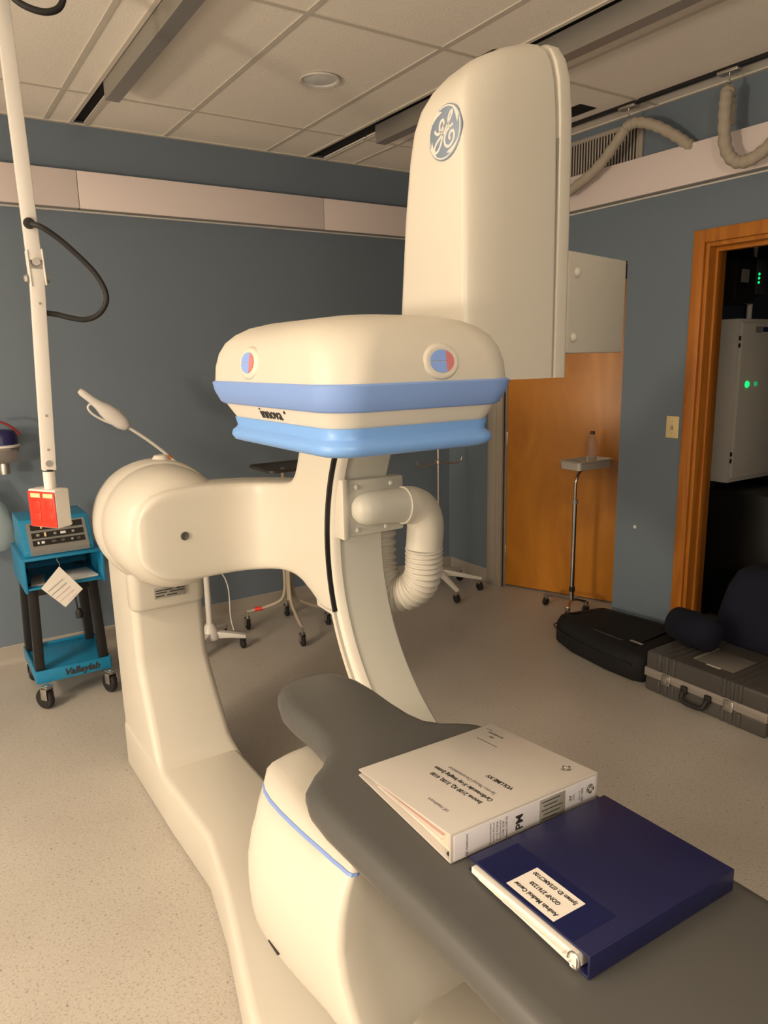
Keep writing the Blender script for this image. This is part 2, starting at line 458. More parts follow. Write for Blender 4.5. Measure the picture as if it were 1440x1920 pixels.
# ------------------------------------------------------------------ ceiling rails
def rail(name, label, x0, x1, y0, y1, zb, group=None):
    t = thing(name, label, 'ceiling rail', ((x0 + x1) / 2, y1, zb))
    bm = bmesh.new()
    secs = []
    th = .004
    for y in (y0, y1):
        secs.append([(x0, y, zb), (x1, y, zb), (x1, y, ZC + .012), (x1 - th, y, ZC + .012), (x1 - th, y, zb + th), (x0 + th, y, zb + th), (x0 + th, y, ZC + .012), (x0, y, ZC + .012)])
    loft(bm, secs)
    mk('channel', bm, 'strut', t, ang=20)
    return t
r1 = rail('ceiling_rail', 'galvanised ceiling rail ending left of the round downlight', .928, .99, Y0 + .01, 3.63, 2.752)
r2 = rail('ceiling_rail', 'galvanised ceiling rail passing behind the tall detector lift housing', 2.338, 2.402, Y0 + .01, 3.61, 2.752)
for rr, xm in ((r1, .959), (r2, 2.37)):
    mk('end_bracket', box(xm - .012, xm + .012, 3.50, 3.56, 2.785, 2.845, 0.003), 'steel', rr)
# curtain-type track carrying the sleeves
t3 = thing('hose_track', 'thin black ceiling track carrying the beige cable sleeve', 'track', (3.24, 4.0, ZC))
mk('track', box(3.222, 3.254, Y0 + .01, 4.28, ZC - .012, ZC + .004, 0.003), 'black', t3)
for y in (2.66, 2.12):
    mk('trolley', box(3.215, 3.261, y - .05, y + .05, ZC - .024, ZC - .010, 0.004), 'steel', t3)
    b = bmesh.new(); cyl(b, (3.238, y, ZC - .024), (3.238, y, ZC - .05), .004, seg=8)
    lathe(b, [(0, 0), (.008, .004), (.008, .012), (0, .016)], (3.238, y, ZC - .066), 'z', 10)
    mk('hook', b, 'steel', t3)
# sleeves
def sleeve(label, pts, r):
    b = bmesh.new(); p = catmull(pts, 7)
    rr = [r * (1 + .10 * math.sin(i * 1.9)) for i in range(len(p))]
    tube(b, p, rr, 12)
    o = mk('cable_sleeve', b, 'hosefabric', ang=60); origin_to(o, pts[0])
    return tag(o, label, 'cable sleeve')
sleeve('beige fabric cable sleeve drooping in a swag across the wall vent', [(3.25, 3.26, 2.62), (3.245, 3.10, 2.50), (3.24, 2.98, 2.515), (3.238, 2.83, 2.585), (3.238, 2.70, 2.695), (3.238, 2.66, 2.728), (3.238, 2.60, 2.73), (3.26, 2.52, 2.70), (3.30, 2.44, 2.645), (3.34, 2.38, 2.592), (3.352, 2.36, 2.575)], .026)
sleeve('beige fabric cable sleeve hanging in a tight loop from the track above the pine doorway', [(3.262, 2.128, 2.60), (3.262, 2.128, 2.70), (3.255, 2.125, 2.725), (3.236, 2.122, 2.735), (3.222, 2.118, 2.71), (3.215, 2.115, 2.62), (3.213, 2.10, 2.50), (3.212, 2.05, 2.43), (3.214, 1.98, 2.42), (3.22, 1.90, 2.46), (3.225, 1.80, 2.55), (3.23, 1.70, 2.65)], .027)

# recessed downlight
dl = thing('recessed_downlight', 'round white unlit recessed downlight in a ceiling tile', 'ceiling light', (1.745, 3.14, ZC))
b = bmesh.new(); lathe(b, [(.076, .003), (.090, -.001), (.092, -.006), (.088, -.009), (.076, -.006), (.072, .003)], (1.745, 3.14, ZC), 'z', 40); mk('trim_ring', b, 'white', dl)
b = bmesh.new(); lathe(b, [(0, -.0065), (.04, -.006), (.077, -.001), (.077, .003), (0, .003)], (1.745, 3.14, ZC), 'z', 40); mk('lens', b, 'lens', dl)

# vent grille on the right wall
vt = thing('wall_vent', 'wide louvred return-air grille above the raceway', 'vent', (X1, 2.95, 2.52))
mk('backing', box(X1 - .004, X1, 2.71, 3.24, 2.50, 2.77), 'ventdark', vt)
for (a, b_, c, d) in ((2.685, 2.715, 2.49, 2.79), (3.235, 3.265, 2.49, 2.79)): mk('frame_side', box(X1 - .016, X1, a, b_, c, d, .003), 'vent', vt)
for c in (2.485, 2.768): mk('frame_rail', box(X1 - .016, X1, 2.715, 3.235, c, c + .022, .003), 'vent', vt)
b0 = None
for k in range(26):
    y = 2.726 + k * .0198
    if b0 is None:
        b = box(-.014, 0, -.0035, .0035, 0, .262); b0 = mk('louvre', b, 'vent', vt, world=False, smooth=False)
        o = b0
    else:
        o = b0.copy(); C.objects.link(o); o.parent = vt
    o.location = Vector((X1 - .001, y, 2.506)) - vt.location; o.rotation_euler = (0, 0, math.radians(28))

# wall switch
sw = thing('light_switch', 'ivory toggle light switch plate beside the pine doorway', 'light switch', (X1, 2.412, 1.222))
mk('plate', box(X1 - .007, X1, 2.374, 2.450, 1.164, 1.280, .003), 'ivory', sw)
mk('toggle', box(X1 - .018, X1 - .006, 2.4075, 2.4165, 1.208, 1.232, .002), 'tan', sw)
for z in (1.19, 1.254):
    b = bmesh.new(); lathe(b, [(0, -.0085), (.003, -.008), (.003, -.006)], (X1, 2.412, z), 'x', 10); mk('screw', b, 'steel', sw)
b = bmesh.new(); lathe(b, [(0, -.006), (.008, -.004), (.011, 0)], (X1, 2.621, .642), 'x', 14)
o = mk('wall_plug_cap', b, 'white'); origin_to(o, (X1, 2.621, .642)); tag(o, 'tiny white round cap on the blue wall between doorways', 'wall cap')

# ------------------------------------------------------------------ X-ray gantry
G = thing('xray_gantry', 'cream floor-mounted X-ray C-arm gantry with blue-banded detector', 'X-ray machine', (0.72, 1.9, 0))
# L-arm foot on the floor, round pivot end around the isocentre
b = bmesh.new()
poly = [(.585, 2.87), (.592, 2.3), (.604, 1.96), (.560, 1.70), (.47, 1.32), (.43, 1.10), (.45, .92), (.52, .80), (.62, .73), (.82, .73), (.93, .80), (1.0, .92), (1.02, 1.10), (.98, 1.32), (.905, 1.75), (.885, 1.96), (.882, 2.4), (.862, 2.87)]
prism(b, poly, 0.003, 0.205); bevel_sharp(b, .022, 3, 50)
foot = mk('floor_arm', b, 'cream', G, ang=50)
# column with concave front rising from the foot
b = bmesh.new()
secs = []
for (z, xa, xb, yf, r) in [(.17, .592, .884, 2.26, .02), (.195, .592, .884, 2.36, .024), (.22, .592, .882, 2.415, .026), (.25, .591, .878, 2.435, .028), (.38, .590, .866, 2.488, .03), (.50, .589, .855, 2.536, .03), (.545, .589, .852, 2.548, .03), (.58, .589, .85, 2.55, .03), (.80, .588, .846, 2.55, .03), (.95, .588, .85, 2.55, .03), (1.02, .60, .84, 2.56, .03)]:
    secs.append([(p[0], p[1], z) for p in rrect(xa, xb, yf, 2.868, (r, r, .012, .012))])
loft(b, secs); mk('column', b, 'cream', G, ang=55)
b = bmesh.new()
secs = [[(p[0], p[1], z) for p in rrect(xa, xb, yf, 2.60, rr)] for (z, xa, xb, yf, rr) in [(.752, .60, .826, 2.53, .03), (.757, .586, .838, 2.51, .035), (.768, .58, .843, 2.505, .035), (.90, .578, .845, 2.50, .035)]]
loft(b, secs); mk('neck_collar', b, 'cream2', G, ang=50)
lb = mk('rating_plate', box(.655, .768, 2.4975, 2.5025, .797, .834, .001), 'greyrub', G); lb['label'] = 'grey rating plate with dark print'
for k, (a, c, z) in enumerate([(.660, .72, .826), (.735, .763, .826), (.660, .70, .817), (.710, .762, .817), (.660, .69, .806), (.70, .735, .806)]):
    mk('plate_print', box(a, c, 2.4968, 2.498, z - .002, z + .002), 'ink', lb, smooth=False)
YC, ZI, RI = 1.25, 1.07, .59
# pivot drum
AX = .705
b = bmesh.new(); lathe(b, [(.10, 2.50), (.195, 2.505), (.213, 2.515), (.218, 2.535), (.216, 2.60), (.20, 2.68), (.15, 2.73), (.05, 2.74)], (AX + .006, 0, 1.065), 'y', 64)
dr = mk('drum_back', b, 'cream2', G, ang=40)
b = bmesh.new(); lathe(b, [(0, .03), (.022, .026), (.030, .015), (.034, 0)], (.735, 2.56, 1.268), 'z', 24); mk('cap_button', b, 'cream', dr)
b = bmesh.new(); lathe(b, [(.05, 2.27), (.13, 2.272), (.160, 2.282), (.180, 2.305), (.194, 2.345), (.201, 2.39), (.203, 2.44), (.203, 2.497), (.198, 2.503), (.1, 2.505)], (AX, 0, 1.07), 'y', 64)
mk('pivot_drum', b, 'cream', G, ang=45)
# offset arm: sweeps from the hub to the right and turns towards the viewer beside the arc
st = [  # plan x, y of front face, z bottom, z top
    (.552, 2.262, 1.055, 1.085), (.556, 2.252, 1.015, 1.125), (.567, 2.246, .985, 1.155), (.585, 2.243, .965, 1.182), (.610, 2.241, .944, 1.203), (.650, 2.240, .928, 1.216), (.70, 2.24, .920, 1.221),
    (.76, 2.24, .920, 1.224), (.82, 2.238, .921, 1.222), (.86, 2.234, .922, 1.221), (.90, 2.222, .923, 1.220), (.93, 2.203, .925, 1.220), (.952, 2.175, .929, 1.221), (.965, 2.14, .934, 1.224), (.973, 2.10, .937, 1.229), (.978, 2.06, .937, 1.237),
    (.981, 2.035, .934, 1.250), (.983, 2.015, .929, 1.272), (.985, 2.00, .924, 1.305), (.986, 1.985, .916, 1.345), (.988, 1.96, .903, 1.40), (.990, 1.935, .885, 1.42), (.991, 1.915, .872, 1.43), (.993, 1.895, .866, 1.43), (.996, 1.86, .868, 1.43)]
n = len(st); secs = []
for i, (x, y, z0, z1) in enumerate(st):
    a = st[max(i - 1, 0)]; c = st[min(i + 1, n - 1)]
    t = Vector((c[0] - a[0], c[1] - a[1], 0)).normalized()
    nb = Vector((-t.y, t.x, 0))            # away from the front face
    if i < 6: nb = Vector((0, 1, 0)); 
    d = .14 if i < 16 else .14 - .07 * min(1, (i - 15) / 4)
    if i < 5: d = .08
    f = Vector((x, y, 0)); k = .014
    h = z1 - z0; k2 = min(k, h * .3)
    zs_ = [z0 + k2 + (h - 2 * k2) * j_ / 12 for j_ in range(13)]
    q = [(0.0, z_) for z_ in zs_] + [(k * .3, z1 - k2 * .3), (k, z1), (d - k, z1)] + [(d, z_) for z_ in reversed(zs_)] + [(d - k, z0), (k, z0), (k * .3, z0 + k2 * .3)]
    pq = [f + nb * dd + Vector((0, 0, zz)) for dd, zz in q]
    if i >= n - 5:      # the free edge is concentric with the arc
        wgt = (i - (n - 6)) / 5
        for v in pq: v.y += wgt * (YC + math.sqrt(max(.01, .619 ** 2 - (v.z - ZI) ** 2)) - 1.868) 
    secs.append([tuple(v) for v in pq])
b = bmesh.new(); loft(b, secs, True, False)
b.verts.ensure_lookup_table(); ev = b.verts[-32:]
for j_ in range(12): b.faces.new((ev[j_], ev[j_ + 1], ev[27 - j_], ev[28 - j_]))
b.faces.new([ev[k_] for k_ in (12, 13, 14, 15, 16)]); b.faces.new([ev[k_] for k_ in (28, 29, 30, 31, 0)])
arm = mk('offset_arm', b, 'cream', G, ang=50)
b = bmesh.new(); lathe(b, [(0, 0.0), (.009, -.001), (.0125, -.003), (.014, .001), (.014, .01)], (.699, 2.2385, 1.07), 'y', 24)
o = mk('hub_screw', b, 'case', arm); o['label'] = 'small grey recessed hub screw'
# C-arc
YC, ZI, RI = 1.25, 1.07, .59
def arc_band(sec_fn, a0, a1, n):
    b = bmesh.new(); secs = []
    for i in range(n + 1):
        th = math.radians(a0 + (a1 - a0) * i / n)
        secs.append([(x, YC + r * math.cos(th), ZI + r * math.sin(th)) for x, r in sec_fn(math.degrees(th))])
    return loft(b, secs)
def main_sec(th):
    ro = .648 if -17 > th else .735 if th < 28 else .735 - .10 * min(1, (th - 28) / 30)
    return [(1.012, ro), (1.012, .617), (1.016, .604), (1.026, .594), (1.042, RI), (1.182, RI), (1.190, RI + .008), (1.190, ro)]
arc = mk('c_arc', arc_band(main_sec, -118, 84, 72), 'ggrey', G, ang=40)
mk('arc_rail', arc_band(lambda th: [(1.0, .628), (1.0, .612), (1.012, .612), (1.012, .628)], -118, 34, 60), 'cream', arc)
mk('arc_edge_band', arc_band(lambda th: [(1.0075, .608), (1.012, .598), (1.022, .5905), (1.036, .587), (1.036, .592), (1.012, .61)], -118, 60, 60), 'cream', arc, ang=60)
mk('arc_groove', arc_band(lambda th: [(.9968, .612), (.9968, .6035), (1.009, .6025), (1.009, .612)], -19, 36, 50), 'black', arc)
# cable-hose mount on the inside of the arc
mb = mk('hose_mount', box(1.03, 1.235, 1.792, 1.84, 1.100, 1.266, .006), 'ggrey', G)
mk('mount_flange', box(1.020, 1.04, 1.786, 1.85, 1.095, 1.272, .004), 'cream', mb)
for (x, z) in ((1.07, 1.246), (1.19, 1.246), (1.07, 1.118), (1.17, 1.118)):
    b = bmesh.new(); lathe(b, [(0, -.006), (.006, -.004), (.008, 0)], (x, 1.792, z), 'y', 12); mk('mount_screw', b, 'cream', mb)
b = bmesh.new()
pp = [(1.045, 1.772, 1.182), (1.050, 1.772, 1.182), (1.062, 1.772, 1.182), (1.085, 1.772, 1.182), (1.12, 1.772, 1.182), (1.225, 1.772, 1.178)]
tube(b, pp, [.004, .024, .038, .0475, .050, .052], 28); mk('mount_cylinder', b, 'ggrey', mb, ang=50)
b = bmesh.new()
pp = catmull([(1.215, 1.772, 1.178), (1.25, 1.772, 1.174), (1.283, 1.772, 1.155), (1.300, 1.772, 1.115), (1.298, 1.772, 1.06), (1.295, 1.772, 1.03)], 6)
tube(b, pp, .057, 28); mk('hose_elbow', b, 'cream2', mb, ang=60)
pp = catmull([(1.295, 1.772, 1.035), (1.297, 1.776, .99), (1.298, 1.785, .94), (1.288, 1.81, .898), (1.262, 1.85, .872), (1.24, 1.89, .88), (1.235, 1.93, .93), (1.24, 1.95, 1.0), (1.245, 1.955, 1.09)], 26)
b = bmesh.new(); tube(b, pp, [.056 + .0035 * math.sin(i * 2 * PI / 8.5) for i in range(len(pp))], 24); mk('corrugated_hose', b, 'cream2', mb, ang=80)
# detector
def zsec(z, xa, xb, ya, yb, r): return [(p[0], p[1], z) for p in rrect(xa, xb, ya, yb, r, 8)]
def zloft(rows, ang=35):
    b = bmesh.new(); loft(b, [zsec(*r) for r in rows]); return b
DX0, DX1, DY0, DY1 = .537, .926, .965, 1.505
dcv = [(1.572, DX0, DX1, DY0, DY1, .075), (1.60, DX0 + .001, DX1 - .001, DY0 + .001, DY1 - .001, .08), (1.625, DX0 + .006, DX1 - .006, DY0 + .006, DY1 - .006, .085), (1.645, DX0 + .015, DX1 - .014, DY0 + .016, DY1 - .016, .09),
       (1.660, DX0 + .030, DX1 - .026, DY0 + .032, DY1 - .03, .095), (1.672, DX0 + .052, DX1 - .045, DY0 + .055, DY1 - .05, .095), (1.680, DX0 + .085, DX1 - .07, DY0 + .09, DY1 - .08, .09), (1.684, DX0 + .12, DX1 - .10, DY0 + .13, DY1 - .12, .05)]
det = mk('detector_cover', zloft(dcv), 'cream2', G, ang=60)
bd = mk('blue_band', zloft([(1.527, DX0 + .014, DX1 - .014, DY0 + .018, DY1 - .018, .06), (1.531, DX0 + .008, DX1 - .008, DY0 + .012, DY1 - .012, .065), (1.552, DX0 - .001, DX1 + .001, DY0 + .001, DY1, .07), (1.569, DX0 - .005, DX1 + .006, DY0 - .005, DY1 + .004, .075), (1.572, DX0 - .002, DX1 + .003, DY0 - .002, DY1, .075)]), 'blue', det)
wb = mk('white_band', zloft([(1.500, DX0 + .030, DX1 - .026, DY0 + .04, DY1 - .05, .05), (1.527, DX0 + .017, DX1 - .016, DY0 + .022, DY1 - .025, .055)]), 'cream', det)
mk('bumper', zloft([(1.452, DX0 + .034, DX1 - .030, DY0 + .05, DY1 - .06, .05), (1.456, DX0 + .022, DX1 - .018, DY0 + .038, DY1 - .05, .055), (1.465, DX0 + .016, DX1 - .012, DY0 + .030, DY1 - .045, .06), (1.474, DX0 + .018, DX1 - .014, DY0 + .032, DY1 - .046, .06), (1.480, DX0 + .026, DX1 - .022, DY0 + .040, DY1 - .052, .055), (1.484, DX0 + .029, DX1 - .024, DY0 + .042, DY1 - .054, .052), (1.500, DX0 + .027, DX1 - .023, DY0 + .037, DY1 - .047, .052)]), 'blue2', det, ang=60)
text('innova_lettering', 'innova', .031, (DX0 + .0218, 1.232, 1.5145), (0, -1, 0), (-.48, 0, 1), 'ink', wb, sx=1.1, ext=.0008)
text('trademark_mark', '®', .008, (DX0 + .0197, 1.170, 1.520), (0, -1, 0), (-.48, 0, 1), 'ink', wb, ext=.0008)
def button(centre, right, up, rad, sx):
    mm = frame(centre, right, up) @ Matrix.Diagonal((sx, 1, 1, 1))
    b = bmesh.new(); lathe(b, [(rad * .9, .0035), (rad * 1.12, .005), (rad * 1.3, .0035), (rad * 1.45, 0), (rad * 1.45, -.012), (rad * .9, -.012)], (0, 0, 0), 'z', 40)
    bmesh.ops.transform(b, matrix=mm, verts=b.verts); ring = mk('button_bezel', b, 'cream', det, ang=60)
    b = bmesh.new(); lathe(b, [(0, .0025), (rad * .96, .0025), (rad * .96, -.01)], (0, 0, 0), 'z', 40); bmesh.ops.transform(b, matrix=mm, verts=b.verts); mk('button_shadow_ring', b, 'black', ring)
    def seg(a0, a1, xlo, matname, r):
        pts = [(r * math.cos(a0 + (a1 - a0) * k / 24), r * math.sin(a0 + (a1 - a0) * k / 24)) for k in range(25)]
        b = bmesh.new(); prism(b, pts, .002, .0055); bmesh.ops.transform(b, matrix=mm, verts=b.verts); mk('button_pad', b, matname, ring)
    c = math.acos(.32); r = rad * .9
    # blue upper and lower pads, red side pad
    def pad(pts, mn):
        b = bmesh.new(); prism(b, pts, .002, .0055); bmesh.ops.transform(b, matrix=mm, verts=b.verts); mk('button_pad', b, mn, ring)
    arcp = lambda a0, a1: [(r * math.cos(a0 + (a1 - a0) * k / 20), r * math.sin(a0 + (a1 - a0) * k / 20)) for k in range(21)]
    g = r * .035
    up_ = [(p[0], max(p[1], g)) for p in arcp(c, PI)] + [(r * .32, g)]
    dn_ = [(p[0], min(p[1], -g)) for p in arcp(-c, -PI)] + [(r * .32, -g)]
    pad(up_, 'btnblue'); pad(dn_, 'btnblue'); pad(arcp(-c, c), 'pink')
button((DX0 + .0035, 1.272, 1.606), (0, -1, 0), (.14, 0, 1), .0205, 1.45)
button((.745, DY0 + .0035, 1.603), (1, 0, 0), (0, .14, 1), .0205, 1.30)
# detector lift housing with logo
lrow = []
def lsec(x0, x1, y0, y1, rx, ry):
    out = [(x0 + rx - rx * math.cos(k / 12 * PI / 2), y0 + ry - ry * math.sin(k / 12 * PI / 2)) for k in range(13)]
    return out + rrect(x0, x1, y0, y1, (.01, .012, .012, .03), 6)[7:]
def lz(z, x): return z + (x - 1.03) * .30 * max(0, min(1, (z - 1.95) / .22))
for (z, dx, dy0, dy1, dxr, r) in [(1.560, 0, 0, 0, 0, .085), (1.70, 0, 0, 0.002, 0, .09), (1.90, .001, .002, .022, 0, .095), (2.02, .002, .005, .040, 0, .095), (2.08, .005, .009, .052, 0, .095), (2.12, .013, .015, .066, 0, .092), (2.15, .028, .025, .085, .0, .088), (2.172, .052, .038, .105, .003, .078), (2.188, .085, .056, .13, .008, .06), (2.198, .125, .075, .15, .018, .035)]:
    lrow.append([(p[0], p[1], lz(z, p[0])) for p in lsec(.968 + dx, 1.213 - dxr, 1.168 + dy0, 1.424 - dy1, r * 1.1, .021 if z < 2.1 else .021 + (z - 2.08) * .12)])
b = bmesh.new(); loft(b, lrow); lift = mk('lift_housing', b, 'cream', G, ang=60)
b = bmesh.new(); brow = []
for (z, dy0, dy1, dxr) in [(1.560, 0, 0, 0), (1.90, 0, .01, .0), (2.06, .002, .04, .0), (2.12, .008, .06, 0.002), (2.15, .018, .08, .006), (2.172, .034, .10, .012), (2.186, .055, .12, .022)]:
    brow.append([(p[0], p[1], lz(z, p[0])) for p in rrect(1.2155, 1.256 - dxr, 1.170 + dy0, 1.40 - dy1, (.004, .012, .012, .004), 4)])
loft(b, brow); mk('lift_back_cover', b, 'cream2', lift, ang=50)
mk('seam', box(1.2110, 1.2170, 1.174, 1.36, 1.562, 2.05), 'greyrub', lift)
b = bmesh.new(); prism(b, [(1.262, 1.195), (1.275, 1.19), (1.555, 1.262), (1.555, 1.42), (1.262, 1.42)], 1.612, 1.835); bevel_sharp(b, .006, 2, 30)
bxm = mk('rear_box', b, 'cream2', G, ang=40)
mk('rear_box_gap', box(1.252, 1.266, 1.20, 1.40, 1.615, 1.825), 'black', bxm)
nrm = Vector((.072, -.28, 0)).normalized()
for (t_, z) in ((.11, 1.79), (.08, 1.648)):
    c = Vector((1.275, 1.19, z)) + Vector((.28, .072, 0)) * t_ * 1.0
    b = bmesh.new(); lathe(b, [(0, .009), (.006, .008), (.010, .004), (.011, 0)], (0, 0, 0), 'z', 18)
    bmesh.ops.transform(b, matrix=frame(c + nrm * .001, Vector((.28, .072, 0)), (0, 0, 1)), verts=b.verts); mk('screw_cap', b, 'cream', bxm, ang=60)
# logo emblem on the -x face: disc, pale rim swirls and the script monogram
LC = Vector((.9712, 1.244, 2.045)); LM = frame(LC, (.0, -1, 0), (.055, 0, 1)); LR = .052
b = bmesh.new(); lathe(b, [(0, .0025), (LR * .97, .0025), (LR, .0012), (LR, -.008)], (0, 0, 0), 'z', 56); bmesh.ops.transform(b, matrix=LM, verts=b.verts)
lg = mk('logo_disc', b, 'logo', lift, ang=50); lg['label'] = 'round blue-grey script monogram emblem'
def stroke(bm, pts, wid, z=.0027, taper=False):
    p = catmull([(x * LR, y * LR, 0) for x, y in pts], 8); nn = len(p); L_, R_ = [], []
    for i in range(nn):
        t = (p[min(i + 1, nn - 1)] - p[max(i - 1, 0)]).normalized(); nv = Vector((-t.y, t.x, 0))
        ww = wid * LR * (1 if not taper else max(.15, math.sin(PI * (i + .5) / nn)))
        L_.append(p[i] + nv * ww); R_.append(p[i] - nv * ww)
    top = [bm.verts.new((v.x, v.y, z)) for v in L_], [bm.verts.new((v.x, v.y, z)) for v in R_]
    for i in range(nn - 1): bm.faces.new((top[0][i], top[0][i + 1], top[1][i + 1], top[1][i]))
def emblem_bm(mtx):
    b = bmesh.new()
    # outer ring
    for k in range(4):
        a0 = math.radians(20 + 90 * k)
        pts = [(.93 * math.cos(a0 + math.radians(a)), .93 * math.sin(a0 + math.radians(a))) for a in (0, 12, 24, 36, 48, 60, 72, 84, 96)]
        stroke(b, pts, .028)
        pts = [(rr * math.cos(a0 + math.radians(a)), rr * math.sin(a0 + math.radians(a))) for a, rr in ((-6, .78), (4, .82), (16, .87), (30, .90), (46, .92))]
        stroke(b, pts, .075, .0029, True)
    # G: upper loop, stem, lower loop
    stroke(b, [(-.62, .18), (-.52, .06), (-.34, .02), (-.16, .12), (-.06, .32), (-.12, .46), (-.26, .42), (-.32, .24), (-.24, .06), (-.06, .02)], .052)
    stroke(b, [(-.06, .30), (-.10, .0), (-.16, -.28), (-.30, -.54), (-.50, -.64), (-.60, -.50), (-.48, -.30), (-.22, -.12), (.06, .02)], .05)
    # E: upper loop and big spiral
    stroke(b, [(.02, .04), (.16, .22), (.36, .48), (.44, .64), (.34, .66), (.22, .50), (.20, .26), (.32, .12), (.50, .20)], .048)
    stroke(b, [(.32, .12), (.14, .02), (.02, -.22), (.08, -.46), (.28, -.56), (.50, -.46), (.60, -.24), (.52, -.06), (.36, -.08), (.30, -.24), (.38, -.32)], .052)
    bmesh.ops.transform(b, matrix=mtx, verts=b.verts)
    return b
mk('logo_script', emblem_bm(LM), 'logolight', lg, smooth=False)
# X-ray tube housing under the table head
def tsec(z, o, yf, zo=None):
    """plan outline of the tube housing: o = bulge of the left face, yf = front (viewer side) edge"""
    pts = [(.90, 1.385), (.66, 1.385), (.618, 1.382), (.585, 1.372), (.562 - o * .25, 1.356), (.546 - o * .6, 1.332), (.539 - o * .85, 1.305), (.536 - o, 1.27), (.536 - o, 1.22), (.539 - o, 1.17), (.543 - o * .97, 1.12), (.548 - o * .92, 1.07), (.5515 - o * .88, 1.03), (.554 - o * .85, yf + .035), (.556 - o * .82, yf + .012), (.559 - o * .8, yf + .004), (.568 - o * .74, yf), (.60 - o * .4, yf + .012), (.70, yf + .045), (.93, yf + .05), (.93, 1.1)]
    return [(x, y, z) for x, y in pts]
def tloft(rows):
    b = bmesh.new(); loft(b, [tsec(*r) for r in rows]); return b
tubeh = mk('tube_housing', tloft([(.405, .022, .915), (.412, .034, .895), (.43, .042, .885), (.46, .052, .892), (.50, .059, .915), (.55, .062, .942), (.60, .059, .960), (.65, .046, .970), (.69, .028, .975), (.722, .008, .977)]), 'cream', G, ang=60)
mk('pinstripe', tloft([(.721, .0095, .976), (.7265, .0062, .9765)]), 'stripe', tubeh)
b = bmesh.new(); loft(b, [tsec(.7265, .004, .9775), tsec(.742, -.004, .984), [(x + (.012 if x < .62 else 0), y + (.012 if y < 1.0 else -.012 if y > 1.36 else 0), .752) for x, y, z in tsec(0, -.012, .99)], [(x + (.03 if x < .62 else 0), y + (.03 if y < 1.03 else -.03 if y > 1.33 else 0), .757) for x, y, z in tsec(0, -.012, .99)]]); mk('tube_top', b, 'cream2', tubeh, ang=60)
mk('top_hatch', box(.585, .70, 1.09, 1.20, .753, .761, .003), 'ggrey', tubeh)
mk('vent_slot', box(.4715, .490, 1.17, 1.215, .449, .453, .001, mtx=Matrix.Translation((.013, 0, 0))), 'ink', tubeh)
mk('tube_carrier', box(.90, 1.03, 1.0, 1.36, .44, .66, .02), 'cream', G)

# ------------------------------------------------------------------ patient table
T = thing('patient_table', 'long grey-padded patient table with keyhole-shaped headrest', 'table', (.715, -.75, 0))
half = [(.213, -1.45), (.213, -1.0), (.212, 0), (.212, .55), (.214, .75), (.219, .90), (.222, .98), (.218, 1.045), (.205, 1.085), (.175, 1.115), (.146, 1.135), (.122, 1.16), (.109, 1.20), (.105, 1.26), (.107, 1.34), (.103, 1.40), (.086, 1.455), (.06, 1.485), (.025, 1.498)]
XC = .726
outl = [(XC + x, y) for x, y in half] + [(XC - x, y) for x, y in reversed(half)]
def inset(pts, d, n=None):
    out = []; N = len(pts)
    for i in range(N):
        a, c = Vector(pts[i - 1]), Vector(pts[(i + 1) % N]); t = (c - a).normalized(); out.append((pts[i][0] - t.y * d, pts[i][1] + t.x * d))
    return out
b = bmesh.new(); secs = []
for z, d in ((.792, .030), (.800, .014), (.812, .004), (.825, 0), (.840, .001), (.850, .006), (.857, .016), (.8605, .032)):
    secs.append([(p[0], p[1], z + (.008 * max(0, min(1, (p[1] - 1.12) / .1)) if z > .83 else 0)) for p in inset(outl, d)])
loft(b, secs)
mk('mattress', b, 'mattress', T, ang=60)
b = bmesh.new(); prism(b, inset(outl, .045), .775, .793); mk('tabletop', b, 'strut', T)
b = bmesh.new(); loft(b, [[(p[0], p[1], z) for p in rrect(xa, xb, ya, yb, .06)] for z, xa, xb, ya, yb in ((0.0, .42, 1.0, -1.25, -.25), (.06, .44, .98, -1.22, -.28), (.10, .50, .93, -1.15, -.35), (.66, .50, .93, -1.15, -.35), (.72, .49, .94, -1.25, -.2), (.775, .49, .94, -1.25, -.2))])
mk('pedestal', b, 'cream', T, ang=50)

# ------------------------------------------------------------------ binders
def binder(name, label, cat, x0, x1, ys_, yf, zb, hs, hf, cover, ang):
    """spine at y=ys_, fore edge at yf (further away), spine height hs, fore-edge height hf"""
    L = x1 - x0; cx = (x0 + x1) / 2
    t = thing(name, label, cat, (cx, ys_, zb), math.radians(ang))
    W = yf - ys_
    th = .0035
    mk('back_cover', box(-L / 2, L / 2, .002, W, 0, th, .001), cover, t, world=False)
    mk('spine', box(-L / 2, L / 2, 0, .004, 0, hs, .0012), cover, t, world=False)
    al = math.atan2(hs - hf, W)
    b = box(-L / 2, L / 2, .002, math.hypot(W, hs - hf), -th, 0, .001)
    bmesh.ops.transform(b, matrix=Matrix.Translation((0, 0, hs)) @ Matrix.Rotation(-al, 4, 'X'), verts=b.verts)
    fc = mk('front_cover', b, cover, t, world=False)
    fm = Matrix.Translation((0, 0, hs)) @ Matrix.Rotation(-al, 4, 'X')
    return t, fc, fm, L, W
tw, fc, fm, LW, WW = binder('ring_binder', 'white vinyl ring binder of manuals lying on the grey table pad', 'binder', .602, .912, .758, 1.042, .862, .050, .014, 'binder', -2.2)
